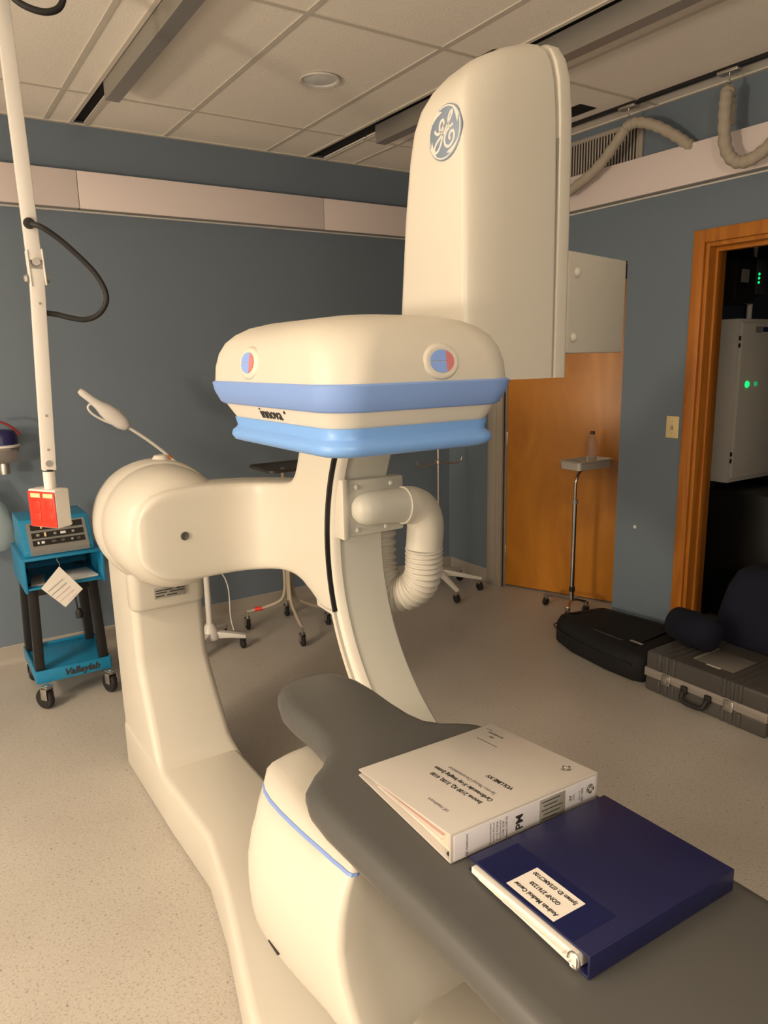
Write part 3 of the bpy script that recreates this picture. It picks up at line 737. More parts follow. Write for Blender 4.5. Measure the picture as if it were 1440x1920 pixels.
# page block
b = bmesh.new(); loft(b, [[(x, .020, .0045), (x, WW - .022, .0045), (x, WW - .02, .0075), (x, WW * .55, .020), (x, .10, .033), (x, .020, .038)] for x in (-LW / 2 + .012, LW / 2 - .012)])
mk('page_block', b, 'pages', tw, world=False)
for k, (y0, y1, z0, z1) in enumerate([(.03, WW - .03, .036, .0095), (.03, WW - .05, .028, .010), (.035, WW - .06, .018, .008)]):
    b = bmesh.new(); loft(b, [[(x, y0, z0), (x, y1, z1), (x, y1, z1 + .0012), (x, y0, z0 + .0012)] for x in (-LW / 2 + .006, LW / 2 - .006)])
    mk('divider_sheet', b, 'paper' if k % 2 == 0 else 'paperpink', tw, world=False)
for xx in (-.10, 0, .10):
    b = bmesh.new(); tube(b, [(xx, .024 + .016 * math.cos(a), .0225 + .017 * math.sin(a)) for a in [k * PI / 8 for k in range(17)]], .0014, 6); mk('ring', b, 'chrome', tw, world=False)
b = bmesh.new(); cyl(b, (-LW / 2 + .004, .012, .008), (-LW / 2 + .014, .012, .008), .003, seg=10); mk('ring_lever', b, 'black', tw, world=False)
# print on the front cover (reads from the fore side)
def cov(sz, s, x, y, mtx, par, mt='ink', bold=.0, align='CENTER', sx=1.0, shear=0):
    o = text('cover_print', s, sz, (0, 0, 0), (0, 1, 0), (-1, 0, 0), mt, par, ext=.0001, align=align, bold=bold, sx=sx, shear=shear, world=False)
    o.data.transform(mtx @ Matrix.Translation((x, y, .0004)))
    return o
cov(.0125, 'Innova 2100 IQ, 3100, 4100', -.062, .115, fm, fc, bold=.0003)
cov(.0125, 'Cardiovascular X-ray Imaging System', -.044, .120, fm, fc, bold=.0003, sx=.86)
cov(.0115, 'Service Manual Documentation', -.026, .118, fm, fc, 'greyink', sx=.9)
cov(.0120, 'VOLUME XV', .006, .080, fm, fc, bold=.0004)
cov(.0095, 'GE Healthcare', -.118, .085, fm, fc, 'greyink', shear=.25)
cov(.0070, '46-018300 REV', .125, .235, fm, fc); cov(.0060, '2000', .112, .232, fm, fc)
o = mk('cover_line', box(.090, .0912, .19, .25, .0002, .0006, mtx=fm), 'ink', fc, world=False, smooth=False)
o = mk('cover_line', box(.132, .133, .255, .272, .0002, .0006, mtx=fm), 'ink', fc, world=False, smooth=False)
def mini_logo(mtx, r, par):
    b = bmesh.new(); lathe(b, [(0, .0006), (r, .0006), (r, 0)], (0, 0, 0), 'z', 28); bmesh.ops.transform(b, matrix=mtx, verts=b.verts); d = mk('logo_mark', b, 'ink', par, world=False)
    b = emblem_bm(mtx @ Matrix.Diagonal((r / LR, r / LR, .35, 1))); mk('logo_script', b, 'paper', d, world=False, smooth=False)
mini_logo(fm @ frame((.126, .045, 0), (0, 1, 0), (-1, 0, 0)), .010, fc)
# spine insert and print (runs up the spine)
si = mk('spine_insert', box(-LW / 2 + .006, LW / 2 - .006, -.0012, .0004, .003, .0455, .0004), 'spinepaper', tw, world=False)
def spn(sz, s, x, z, mt='ink', bold=0, sx=1.0):
    o = text('spine_print', s, sz, (x, -.0014, z), (0, 0, 1), (-1, 0, 0), mt, si, ext=.0001, bold=bold, sx=sx, world=False); return o
spn(.021, 'PM', .028 - .048, .022, bold=.0005)
for k, s in enumerate(['Innova 2100 IQ', '3100, 4100', 'Cardiovascular', 'X-ray Imaging', 'Service Manual', 'Documentation']):
    spn(.0058, s, -.047 - .0065 * k, .023, 'ink' if k < 2 else 'greyink')
spn(.0062, 'GE Healthcare', -.125, .022)
mk('spine_sticker', box(.022, .078, -.0022, -.0010, .004, .044, .0003), 'greyrub', si, world=False)
for k in range(5): mk('spine_sticker_print', box(.026 + .004 * (k % 2), .060 + .006 * (k % 3), -.0026, -.0020, .008 + .0075 * k, .0095 + .0075 * k), 'ink', si, world=False, smooth=False)
spn(.0075, 'XV', .091, .024, bold=.0002); spn(.0060, 'VOL', .098, .024)
spn(.0060, 'REV 2000', .118, .022); spn(.0050, 'SERVICE', .112, .022, 'greyink')
mini_logo(frame((.137, -.0012, .026), (0, 0, 1), (-1, 0, 0)), .009, si)

tb, fc, fm, LB, WB = binder('ring_binder', 'navy blue ring binder with taped white title label', 'binder', .610, .897, .498, .735, .862, .034, .022, 'navy', -1.8)
b = bmesh.new(); loft(b, [[(x, .018, .0045), (x, WB - .012, .0045), (x, WB - .012, .014), (x, .10, .022), (x, .018, .026)] for x in (-LB / 2 - .004, LB / 2 - .008)])
mk('page_block', b, 'paper', tb, world=False)
for k in range(4):
    b = bmesh.new(); x0 = -LB / 2 - .006 - .002 * k
    loft(b, [[(x, .022 + .004 * k, .008 + .004 * k), (x, WB - .03 - .02 * k, .006 + .0025 * k), (x, WB - .03 - .02 * k, .007 + .0025 * k), (x, .022 + .004 * k, .0095 + .004 * k)] for x in (x0, LB / 2 - .02)])
    mk('loose_sheet', b, 'paper', tb, world=False)
for xx in (-LB / 2 - .006, -.03, .07):
    b = bmesh.new(); tube(b, [(xx, .020 + .010 * math.cos(a), .0165 + .011 * math.sin(a)) for a in [k * PI / 8 for k in range(17)]], .0012, 6); mk('ring', b, 'chrome', tb, world=False)
b = box(-LB / 2 + .002, -LB / 2 + .080, .03, .22, .0002, .0005, mtx=fm); mk('tape', b, 'navytape', fc, world=False, smooth=False)
lab = mk('title_label', box(-LB / 2 + .006, -LB / 2 + .064, .068, .160, .0004, .0009, mtx=fm), 'paper', fc, world=False, smooth=False)
for s, dx, sz, sxx in (('Andrain Medical Center', .017, .0098, .86), ('GONP 2761238', .035, .0098, .86), ('System ID: 073AMC7100', .053, .0098, .80)):
    o = text('label_print', s, sz, (0, 0, 0), (0, 1, 0), (-1, 0, 0), 'ink', lab, ext=.0001, bold=.0003, sx=sxx, world=False)
    o.data.transform(fm @ Matrix.Translation((-LB / 2 + dx, .114, .0011)))

# ------------------------------------------------------------------ ceiling boom with outlet box
B = thing('outlet_boom', 'white articulated ceiling boom ending in a red outlet box', 'ceiling boom', (.393, 2.6, ZC))
def beam(bm, a, c, wx, wy, bev=.003):
    a, c = Vector(a), Vector(c); d = (c - a); L = d.length; d.normalize()
    mm = frame((0, 0, 0), (1, 0, 0), (0, 1, 0))
    x = Vector((1, 0, 0)); x = (x - d * x.dot(d)).normalized(); y = d.cross(x)
    mm = Matrix(((x.x, y.x, d.x, a.x), (x.y, y.y, d.y, a.y), (x.z, y.z, d.z, a.z), (0, 0, 0, 1)))
    return bx(bm, -wx / 2, wx / 2, -wy / 2, wy / 2, 0, L, bev, 2, mm)
b = bmesh.new(); lathe(b, [(0, 0), (.07, 0), (.07, -.012), (.03, -.03), (0, -.03)], (.393, 2.6, ZC), 'z', 28); mk('ceiling_flange', b, 'white', B)
b = bmesh.new(); beam(b, (.393, 2.6, ZC - .02), (.405, 2.6, 1.93), .042, .030); up_a = mk('upper_arm', b, 'white', B)
b = bmesh.new(); beam(b, (.385, 2.6, 1.96), (.388, 2.6, 1.85), .006, .036); beam(b, (.428, 2.6, 1.965), (.431, 2.6, 1.855), .006, .036); hg = mk('hinge_bracket', b, 'white', B)
for x, s in ((.378, -1), (.434, 1)):
    b = bmesh.new(); lathe(b, [(0, s * .010), (.010, s * .008), (.013, 0)], (x, 2.6, 1.875), 'x', 14); mk('hinge_bolt', b, 'steel', hg)
mk('hinge_plate', box(.388, .430, 2.604, 2.612, 1.86, 1.97, .002), 'white', hg)
b = bmesh.new(); lathe(b, [(.012, -.020), (.012, .004)], (.407, 2.6, 1.925), 'y', 14); mk('hinge_bolt', b, 'steel', hg)
b = bmesh.new(); beam(b, (.408, 2.6, 1.905), (.378, 2.6, 1.272), .042, .030); lo_a = mk('lower_arm', b, 'white', B)
for (x, z) in ((.4055, 1.80), (.3865, 1.45), (.381, 1.34)):
    b = bmesh.new(); lathe(b, [(0, -.0175), (.004, -.017), (.004, -.014)], (x, 2.6, z), 'y', 10); mk('screw', b, 'greyrub', lo_a)
b = bmesh.new(); lathe(b, [(.011, -.0175), (.011, -.014)], (.3785, 2.6, 1.295), 'y', 14); mk('pivot_screw', b, 'steel', lo_a)
b = bmesh.new(); cyl(b, (.378, 2.6, 1.275), (.377, 2.6, 1.268), .017); mk('collar_ring', b, 'black', B)
b = bmesh.new(); cyl(b, (.377, 2.6, 1.268), (.376, 2.6, 1.20), .019); mk('collar', b, 'white', B)
bxm_ = Matrix.Translation((.376, 2.6, 0)) @ Matrix.Rotation(math.radians(124), 4, 'Z')
ob = mk('outlet_box', box(-.052, .066, -.026, .032, 1.085, 1.212, .004, mtx=bxm_), 'white', B)
op = mk('outlet_panel', box(-.050, .064, .032, .036, 1.088, 1.206, .001, mtx=bxm_), 'red', ob); op['label'] = 'red outlet face'
for a in (-.045, .010):
    mk('outlet_tag', box(a, a + .042, .036, .0372, 1.186, 1.200, mtx=bxm_), 'ivory', op, smooth=False)
    for z in (1.16, 1.12):
        mk('receptacle', box(a + .004, a + .038, .036, .0376, z - .015, z + .015, .0015, mtx=bxm_), 'red', op)
b = bmesh.new(); tube(b, catmull([(.405, 2.575, 2.035), (.43, 2.56, 2.025), (.475, 2.56, 1.995), (.53, 2.56, 1.945), (.575, 2.56, 1.895), (.60, 2.56, 1.845), (.600, 2.56, 1.805), (.575, 2.57, 1.768), (.535, 2.58, 1.752), (.49, 2.59, 1.758), (.455, 2.60, 1.768), (.425, 2.60, 1.772)], 6), .0085, 12); mk('black_hose', b, 'rubber', B, ang=60)
b = bmesh.new(); lathe(b, [(0, -.03), (.014, -.028), (.017, -.02), (.017, -.013)], (.400, 2.6, 2.037), 'y', 18); mk('hose_grommet', b, 'rubber', B)
b = bmesh.new(); tube(b, catmull([(.39, 2.57, 2.70), (.40, 2.55, 2.665), (.44, 2.53, 2.625), (.50, 2.52, 2.615), (.545, 2.52, 2.645), (.555, 2.52, 2.72), (.53, 2.52, 2.80)], 6), .0095, 12); mk('black_hose', b, 'rubber', B, ang=60)

# ------------------------------------------------------------------ electrosurgical cart and unit
CT = thing('equipment_cart', 'teal electrosurgical cart with black legs and swivel casters', 'cart', (.54, 3.82, 0))
cx0, cx1, cy0, cy1 = .372, .712, 3.64, 4.04
sh = mk('bottom_shelf', box(cx0, cx1, cy0, cy1, .150, .168, .003), 'teal', CT)
mk('shelf_lip', box(cx0, cx1, cy0 - .004, cy0 + .008, .118, .180, .002), 'teal', sh)
mk('shelf_lip', box(cx0 - .004, cx0 + .006, cy0, cy1, .118, .180, .002), 'teal', sh)
mk('shelf_lip', box(cx1 - .006, cx1 + .004, cy0, cy1, .118, .180, .002), 'teal', sh)
mk('shelf_lip', box(cx0, cx1, cy1 - .006, cy1 + .004, .118, .180, .002), 'teal', sh)
text('maker_lettering', 'Valleylab', .046, (.575, cy0 - .0045, .148), (1, 0, 0), (0, 0, 1), 'ink', sh, bold=.0018, shear=.25)
for (x, s) in ((.372, 1), (.666, -1)):
    for (yb, yt) in ((3.655, 3.66), (3.975, 3.95)):
        b = bmesh.new(); loft(b, [[(p[0], p[1], z) for p in rrect(xx, xx + .042, y, y + .05, .003, 2)] for z, xx, y in ((.168, x, yb), (.60, x + s * .012 - (.0 if s > 0 else .005), yt))]); mk('leg', b, 'black', CT)
mk('leg_rail', box(.39, .69, 3.66, 3.68, .545, .59, .003), 'black', CT)
hz0, hz1 = .588, .735
hx0, hx1, hy0, hy1 = .370, .722, 3.615, 4.02
hs = mk('storage_bay', box(hx0, hx1, hy1 - .01, hy1, hz0, hz1), 'teal', CT)
mk('bay_floor', box(hx0, hx1, hy0, hy1, hz0, hz0 + .008, .001), 'teal', hs)
mk('bay_top', box(hx0 - .003, hx1 + .003, hy0 - .004, hy1, hz1 - .008, hz1 + .004, .002), 'teal', hs)
mk('bay_side', box(hx0 - .002, hx0 + .010, hy0 - .002, hy1, hz0 - .012, hz1, .002), 'teal', hs)
mk('bay_side', box(hx1 - .010, hx1 + .002, hy0 - .002, hy1, hz0 - .012, hz1, .002), 'teal', hs)
for (x, y, ang) in ((.405, 3.60, 35), (.700, 3.605, 20), (.395, 3.985, -30), (.695, 3.985, -15)):
    cm = Matrix.Translation((x, y, 0)) @ Matrix.Rotation(math.radians(ang), 4, 'Z')
    b = bmesh.new(); cyl(b, (0, 0, .100), (0, 0, .122), .012, seg=12); bx(b, -.022, .022, -.022, .022, .114, .120, .001)
    bx(b, -.024, -.020, -.016, .020, .052, .108, .002); bx(b, .020, .024, -.016, .020, .052, .108, .002); bx(b, -.024, .024, -.016, .016, .102, .108, .002)
    bmesh.ops.transform(b, matrix=cm @ Matrix.Translation((0, .0, 0)), verts=b.verts); cs = mk('caster', b, 'steel', CT)
    b = bmesh.new(); lathe(b, [(0, -.016), (.034, -.016), (.046, -.013), (.0505, -.006), (.0505, .006), (.046, .013), (.034, .016), (0, .016)], (0, .018, .0505), 'x', 28); bmesh.ops.transform(b, matrix=cm, verts=b.verts); mk('wheel', b, 'rubber', cs)
b = bmesh.new(); tube(b, catmull([(.585, 3.72, .58), (.590, 3.71, .52), (.594, 3.70, .455), (.597, 3.70, .43)], 4), .004, 8); lathe(b, [(0, 0), (.016, .004), (.018, .03), (.010, .05), (0, .052)], (.60, 3.70, .385), 'z', 14); mk('power_cord', b, 'rubber', CT)
# papers inside the bay
for (x0, x1, nm, lbl, mm_, a) in ((.55, .69, 'document', 'white papers lying in the bay of the teal cart', 'paper', 6), (.41, .47, 'booklet', 'grey booklet lying in the bay of the teal cart', 'greyrub', -8)):
    b = box(-(x1 - x0) / 2, (x1 - x0) / 2, -.09, .09, 0, .008, .001, mtx=Matrix.Translation(((x0 + x1) / 2, 3.74, hz0 + .0085)) @ Matrix.Rotation(math.radians(a), 4, 'Z'))
    o = mk(nm, b, mm_); origin_to(o, ((x0 + x1) / 2, 3.74, hz0 + .0085)); tag(o, lbl, 'papers')
# the generator
E_ = thing('electrosurgical_unit', 'teal electrosurgical generator with sloping black control panels', 'medical device', (.535, 3.80, hz1 + .004))
prof = [(3.640, hz1 + .005), (3.640, hz1 + .03), (3.655, hz1 + .045), (3.720, hz1 + .150), (3.735, hz1 + .165), (3.96, hz1 + .168), (3.97, hz1 + .005)]
b = bmesh.new(); loft(b, [[(x, y, z) for y, z in prof] for x in (.385, .690)]); bevel_sharp(b, .004, 2, 30); ec = mk('unit_case', b, 'teal', E_, ang=30)
fpr = [(3.637, hz1 + .010), (3.637, hz1 + .031), (3.652, hz1 + .046), (3.716, hz1 + .149), (3.724, hz1 + .146), (3.66, hz1 + .04), (3.645, hz1 + .03), (3.645, hz1 + .010)]
b = bmesh.new(); loft(b, [[(x, y, z) for y, z in fpr] for x in (.412, .672)]); fp = mk('front_panel', b, 'panelgrey', E_, ang=20)
sl = Vector((0, .064, .103)).normalized(); s0 = Vector((0, 3.652, hz1 + .046))
for k, (t0, t1) in enumerate(((.083, .112), (.043, .070), (.005, .032))):
    a_, c_ = s0 + sl * t0, s0 + sl * t1; nv = Vector((0, -.103, .064)).normalized()
    b = bmesh.new(); loft(b, [[(x, a_.y, a_.z), (x, c_.y, c_.z), (x, c_.y + nv.y * .003, c_.z + nv.z * .003), (x, a_.y + nv.y * .003, a_.z + nv.z * .003)] for x in (.428, .656)])
    pn = mk('control_strip', b, 'black', fp)
    items = {0: [(.475, .008, 'ivory'), (.52, .02, 'greyrub'), (.56, .02, 'ivory'), (.61, .012, 'greyrub')], 1: [(.455, .014, 'greyrub'), (.487, .009, 'ivory'), (.53, .012, 'greyrub'), (.565, .024, 'lens'), (.61, .012, 'greyrub')], 2: [(.452, .008, 'lens'), (.472, .014, 'lens'), (.52, .02, 'case'), (.56, .016, 'case'), (.60, .01, 'greyrub'), (.63, .014, 'case')]}[k]
    for (x, wd, mn) in items:
        md = (a_ + c_) / 2 + nv * .003
        mm = frame((x, md.y, md.z), (1, 0, 0), sl)
        hh = .010 if mn == 'ivory' else .006
        mk('control', box(-wd / 2, wd / 2, -hh, hh, 0, .003, .001, mtx=mm), mn, pn)
# tag hanging from the unit
tg = thing('hanging_tag', 'white paper tag hanging diamond-wise from the teal cart', 'paper tag', (.520, 3.592, hz1 - .02))
b = bmesh.new(); prism(b, [(0, 0), (.091, -.125), (0.006, -.198), (-.088, -.090)], 0, .0012); bmesh.ops.transform(b, matrix=frame((.518, 3.590, .690), (1, 0, 0), (0, 0.05, 1)), verts=b.verts); pt = mk('tag_card', b, 'paper', tg)
for k in range(5):
    t_ = k * .022
    b = box(-.055 + .0, .03, -.0012, .0012, .0014, .0018, mtx=frame((.520 - .018 + t_ * .62, 3.582, .625 - .012 - t_ * .92), (.72, 0, .52), (-.52, 0, .72))); mk('tag_print', b, 'paperpink' if k > 1 else 'greyrub', pt, smooth=False)
b = bmesh.new(); tube(b, catmull([(.515, 3.600, .728), (.512, 3.594, .72), (.520, 3.591, .705), (.519, 3.590, .680)], 4), .0012, 6); mk('string', b, 'greyrub', tg)

# ------------------------------------------------------------------ suction canister and bag at the far left
SC = thing('suction_canister', 'clear wall suction canister with navy lid and red hose', 'canister', (.405, 4.22, 1.10))
b = bmesh.new(); lathe(b, [(0, 1.115), (.045, 1.120), (.068, 1.145), (.078, 1.18), (.080, 1.20)], (.405, 4.22, 0), 'z', 28); mk('clear_bowl', b, 'bottle', SC, ang=60)
b = bmesh.new(); lathe(b, [(.080, 1.20), (.086, 1.203), (.086, 1.212), (.080, 1.215)], (.405, 4.22, 0), 'z', 28); mk('rim', b, 'white', SC)
b = bmesh.new(); lathe(b, [(.078, 1.215), (.076, 1.26), (.066, 1.285), (0, 1.295)], (.405, 4.22, 0), 'z', 28); mk('lid', b, 'canister', SC, ang=60)
b = bmesh.new(); lathe(b, [(0, 1.06), (.024, 1.062), (.026, 1.08), (.022, 1.12)], (.405, 4.22, 0), 'z', 18); mk('nozzle', b, 'steel', SC)
b = bmesh.new(); tube(b, catmull([(.33, 4.20, 1.335), (.40, 4.18, 1.335), (.46, 4.17, 1.30), (.488, 4.17, 1.262)], 6), .006, 10); mk('red_hose', b, mat('red_tube', (.22, .015, .02), .35), SC)
mk('wall_bracket', box(.37, .44, 4.26, 4.32, 1.18, 1.28, .004), 'steel', SC)
b = bmesh.new(); secs = []
for z, hx, hy, dx in ((.66, .04, .02, 0), (.67, .075, .035, 0), (.72, .095, .05, .004), (.80, .10, .05, 0), (.88, .085, .04, -.012), (.96, .062, .028, -.03), (1.02, .05, .015, -.04)):
    secs.append([(.315 + dx + hx * math.cos(a) * (1 + .07 * math.sin(5 * a + z * 30)), 4.22 + hy * math.sin(a), z) for a in [2 * PI * k / 24 for k in range(24)]])
loft(b, secs); o = mk('plastic_bag', b, mat('bag_film', (.55, .66, .70), .2, trans=.55, ior=1.15), ang=70); origin_to(o, (.315, 4.22, .66)); tag(o, 'translucent pale blue plastic bag hanging on the wall beside the cart', 'plastic bag')
b = bmesh.new(); tube(b, catmull([(.275, 4.22, 1.02), (.285, 4.26, 1.06), (.28, 4.315, 1.07)], 4), .004, 8); mk('bag_hanger', b, 'steel', o)

# ------------------------------------------------------------------ gooseneck exam lamp
LP = thing('exam_lamp', 'white gooseneck exam lamp on a rolling stand behind the column', 'lamp', (1.30, 3.84, 0))
b = bmesh.new(); cyl(b, (1.30, 3.84, .10), (1.30, 3.84, .98), .017); mk('pole', b, 'white', LP)
b = bmesh.new(); lathe(b, [(.05, .07), (.055, .09), (.04, .13), (.022, .16)], (1.30, 3.84, 0), 'z', 20); mk('base_hub', b, 'white', LP)
for a in (-26, 45, 130, 222):
    d = Vector((math.cos(math.radians(a)), math.sin(math.radians(a)), 0)); c = Vector((1.30, 3.84, 0)); L = .20
    b = bmesh.new(); s_ = Vector((-d.y, d.x, 0)); secs = []
    for t_, hw, z0, z1 in ((.03, .024, .075, .115), (.12, .022, .072, .10), (L, .018, .062, .082)):
        p = c + d * t_; secs.append([tuple(p + s_ * hw + Vector((0, 0, z0))), tuple(p + s_ * hw + Vector((0, 0, z1))), tuple(p - s_ * hw + Vector((0, 0, z1))), tuple(p - s_ * hw + Vector((0, 0, z0)))])
    loft(b, secs); bevel_sharp(b, .004, 2, 30); lg_ = mk('base_leg', b, 'white', LP)
    p = c + d * (L - .02); b = bmesh.new(); lathe(b, [(0, -.012), (.022, -.012), (.026, -.008), (.026, .008), (.022, .012), (0, .012)], (p.x, p.y, .027), 'x', 18); bx(b, p.x - .016, p.x + .016, p.y - .01, p.y + .01, .04, .066, .003); mk('caster', b, 'rubber', lg_)
gn = catmull([(1.30, 3.84, .96), (1.285, 3.83, 1.0), (1.245, 3.815, 1.035), (1.19, 3.80, 1.075), (1.10, 3.80, 1.165), (1.02, 3.80, 1.235), (.935, 3.80, 1.30)], 6)
b = bmesh.new(); tube(b, gn, .0085, 12); mk('gooseneck', b, 'white', LP, ang=60)
b = bmesh.new(); cyl(b, (1.145, 3.80, 1.118), (1.125, 3.80, 1.138), .0105, seg=14); o = mk('orange_band', b, 'orange', LP)
hd = Vector((.727 - .935, 0, 1.487 - 1.30)); hl = hd.length; hd.normalize()
hm = frame((.935, 3.80, 1.30), hd, Vector((0, -1, 0)).cross(hd) * -1) 
b = bmesh.new(); secs = []
for t_, wv, hv in ((-.012, .012, .010), (0, .026, .022), (.03, .037, .028), (.08, .042, .030), (.13, .036, .026), (.17, .024, .019), (.21, .019, .015), (.265, .018, .014), (.280, .012, .010)):
    secs.append([tuple(hm @ Vector((t_, wv * math.cos(a), hv * math.sin(a)))) for a in [2 * PI * k / 20 for k in range(20)]])
loft(b, secs); hd_ = mk('lamp_head', b, 'white', LP, ang=60)
b = bmesh.new(); tube(b, catmull([tuple(hm @ Vector(p)) for p in ((.20, -.012, .004), (.20, -.040, .004), (.165, -.052, .004), (.11, -.046, .004), (.07, -.036, .004))], 6), .006, 10); mk('head_handle', b, 'white', hd_, ang=60)
mk('switch', box(.05, .09, .037, .044, -.008, .008, .002, mtx=hm), 'greyrub', hd_)
b = bmesh.new(); tube(b, catmull([(1.33, 3.80, .62), (1.35, 3.78, .50), (1.385, 3.77, .42), (1.40, 3.77, .34), (1.40, 3.77, .20), (1.41, 3.76, .12)], 6), .0035, 8); mk('cord', b, 'white', LP)

# ------------------------------------------------------------------ four-legged rolling stand with tray
S = thing('instrument_stand', 'tan tubular rolling stand with dark tray and bent legs', 'instrument stand', (1.80, 3.84, 0))
b = bmesh.new(); cyl(b, (1.80, 3.84, .20), (1.80, 3.84, 1.0), .013, seg=14); mk('pole', b, 'tan', S)
cas = [(1.752, 3.585), (1.60, 4.02), (2.035, 3.80), (1.90, 4.10)]
for (x, y) in cas:
    d = Vector((x - 1.80, y - 3.84, 0)); c = Vector((1.80, 3.84, 0)); dn = d.normalized()
    zo = .085
    b = bmesh.new(); tube(b, catmull([c + dn * .022 + Vector((0, 0, .40)), c + dn * .022 + Vector((0, 0, .28)), c + dn * .040 + Vector((0, 0, .21)), c + dn * .085 + Vector((0, 0, .175)), c + d * .65 + Vector((0, 0, .14)), c + d + Vector((0, 0, .115))], 6), .0105, 12); lg_ = mk('leg', b, 'tan', S, ang=60)
    b = bmesh.new(); cyl(b, (x, y, .06), (x, y, .115), .008, seg=10); bx(b, x - .016, x - .012, y - .014, y + .014, .03, .08, .001); bx(b, x + .012, x + .016, y - .014, y + .014, .03, .08, .001); bx(b, x - .016, x + .016, y - .012, y + .012, .074, .080, .001); ck = mk('caster_fork', b, 'chrome', lg_)
    b = bmesh.new(); lathe(b, [(0, -.010), (.026, -.010), (.0335, -.006), (.0335, .006), (.026, .010), (0, .010)], (x, y, .034), 'x', 22)
    mk('wheel', b, 'rubber', S)
b = bmesh.new()
loft(b, [[(p[0], p[1], z) for p in rrect(1.665 + i_, 2.02 - i_, 3.72 + i_, 4.05 - i_, .05)] for z, i_ in ((.990, .01), (.993, 0), (1.006, 0), (1.009, .004), (1.002, .012), (.998, .02))]); mk('tray', b, mat('dark_tray', (.045, .038, .028), .35), S, ang=40)
b = bmesh.new(); cyl(b, (1.674, 3.953, .1405), (1.640, 3.984, .1316), .0122, seg=14); mk('red_tape', b, 'red', S)

# ------------------------------------------------------------------ IV pole
IV = thing('iv_pole', 'chrome IV pole with pale five-legged caster base by the corner', 'IV pole', (3.0, 3.93, 0))
b = bmesh.new(); cyl(b, (3.0, 3.93, .16), (3.0, 3.93, 1.95), .010, seg=14); mk('pole', b, 'steel', IV)
b = bmesh.new(); lathe(b, [(.04, .11), (.045, .13), (.035, .165), (.014, .185)], (3.0, 3.93, 0), 'z', 18); mk('hub', b, 'white', IV)
for a in (-103, -36, 20, 100, 172):
    d = Vector((math.cos(math.radians(a)), math.sin(math.radians(a)), 0)); c = Vector((3.0, 3.93, 0)); L = .30; s_ = Vector((-d.y, d.x, 0)); secs = []
    for t_, hw, z0, z1 in ((.02, .020, .115, .160), (.10, .019, .11, .142), (L, .015, .078, .098)):
        p = c + d * t_; secs.append([tuple(p + s_ * hw + Vector((0, 0, z0))), tuple(p + s_ * hw * .7 + Vector((0, 0, z1))), tuple(p - s_ * hw * .7 + Vector((0, 0, z1))), tuple(p - s_ * hw + Vector((0, 0, z0)))])
    b = bmesh.new(); loft(b, secs); bevel_sharp(b, .004, 2, 30); lg_ = mk('base_leg', b, 'white', IV)
    p = c + d * (L - .015); b = bmesh.new(); lathe(b, [(0, -.011), (.024, -.011), (.031, -.007), (.031, .007), (.024, .011), (0, .011)], (p.x, p.y, .032), 'x' if abs(d.y) > .5 else 'y', 20); wv_ = mk('wheel', b, 'rubber', lg_)
    mk('caster_fork', box(p.x - .015, p.x + .015, p.y - .012, p.y + .012, .050, .082, .003), 'steel', lg_)
b = bmesh.new(); lathe(b, [(.011, .895), (.018, .90), (.018, .925), (.011, .93)], (3.0, 3.93, 0), 'z', 14); hk = mk('clamp', b, 'steel', IV)
for s in (-1, 1):
    b = bmesh.new(); tube(b, catmull([(3.0, 3.93, .912), (3.0 + s * .07, 3.925, .905), (3.0 + s * .14, 3.92, .895), (3.0 + s * .18, 3.915, .905), (3.0 + s * .19, 3.91, .935)], 6), .006, 10); mk('hook', b, 'steel', hk, ang=60)

# ------------------------------------------------------------------ Mayo stand with bottle
MS = thing('mayo_stand', 'chrome Mayo stand with steel tray in front of the orange door', 'Mayo stand', (3.372, 3.045, 0))
b = bmesh.new(); cyl(b, (3.372, 3.045, .09), (3.372, 3.045, .72), .014, seg=16); mk('post', b, 'chrome', MS)
b = bmesh.new(); cyl(b, (3.372, 3.045, .715), (3.372, 3.045, .74), .018, seg=16); mk('lock_collar', b, 'strut', MS)
b = bmesh.new(); cyl(b, (3.372, 3.045, .155), (3.372, 3.045, .185), .018, seg=16); mk('collar', b, 'black', MS)
b = bmesh.new(); tube(b, catmull([(3.372, 3.045, .72), (3.372, 3.045, .82), (3.38, 3.045, .865), (3.41, 3.055, .900), (3.46, 3.06, .918), (3.50, 3.06, .924)], 6), .009, 12); mk('tray_arm', b, 'chrome', MS, ang=60)
b = bmesh.new()
loft(b, [[(p[0], p[1], z) for p in rrect(3.335 + i_, 3.625 - i_, 2.985 + i_, 3.14 - i_, .02)] for z, i_ in ((.924, .006), (.926, .0), (.968, -.003), (.974, -.012), (.977, -.012), (.977, .0), (.968, .004), (.930, .006))]); mk('tray', b, 'trayfinish', MS, ang=30)
for a in (-150, -20, 90):
    d = Vector((math.cos(math.radians(a)), math.sin(math.radians(a)), 0)); c = Vector((3.372, 3.045, 0)); L = .10 if a < 0 else .22
    b = bmesh.new(); tube(b, [c + Vector((0, 0, .10)), c + d * .04 + Vector((0, 0, .095)), c + d * L + Vector((0, 0, .075))], .010, 10); lg_ = mk('base_leg', b, 'chrome', MS)
    p = c + d * L; b = bmesh.new(); lathe(b, [(0, -.009), (.024, -.009), (.028, -.005), (.028, .005), (.024, .009), (0, .009)], (p.x, p.y, .0285), 'y', 18); mk('wheel', b, 'rubber', lg_)
    mk('caster_fork', box(p.x - .010, p.x + .010, p.y - .013, p.y + .013, .045, .078, .002), 'chrome', lg_)
BT = thing('water_bottle', 'clear plastic water bottle with dark cap standing on the steel tray', 'bottle', (3.535, 3.07, .931))
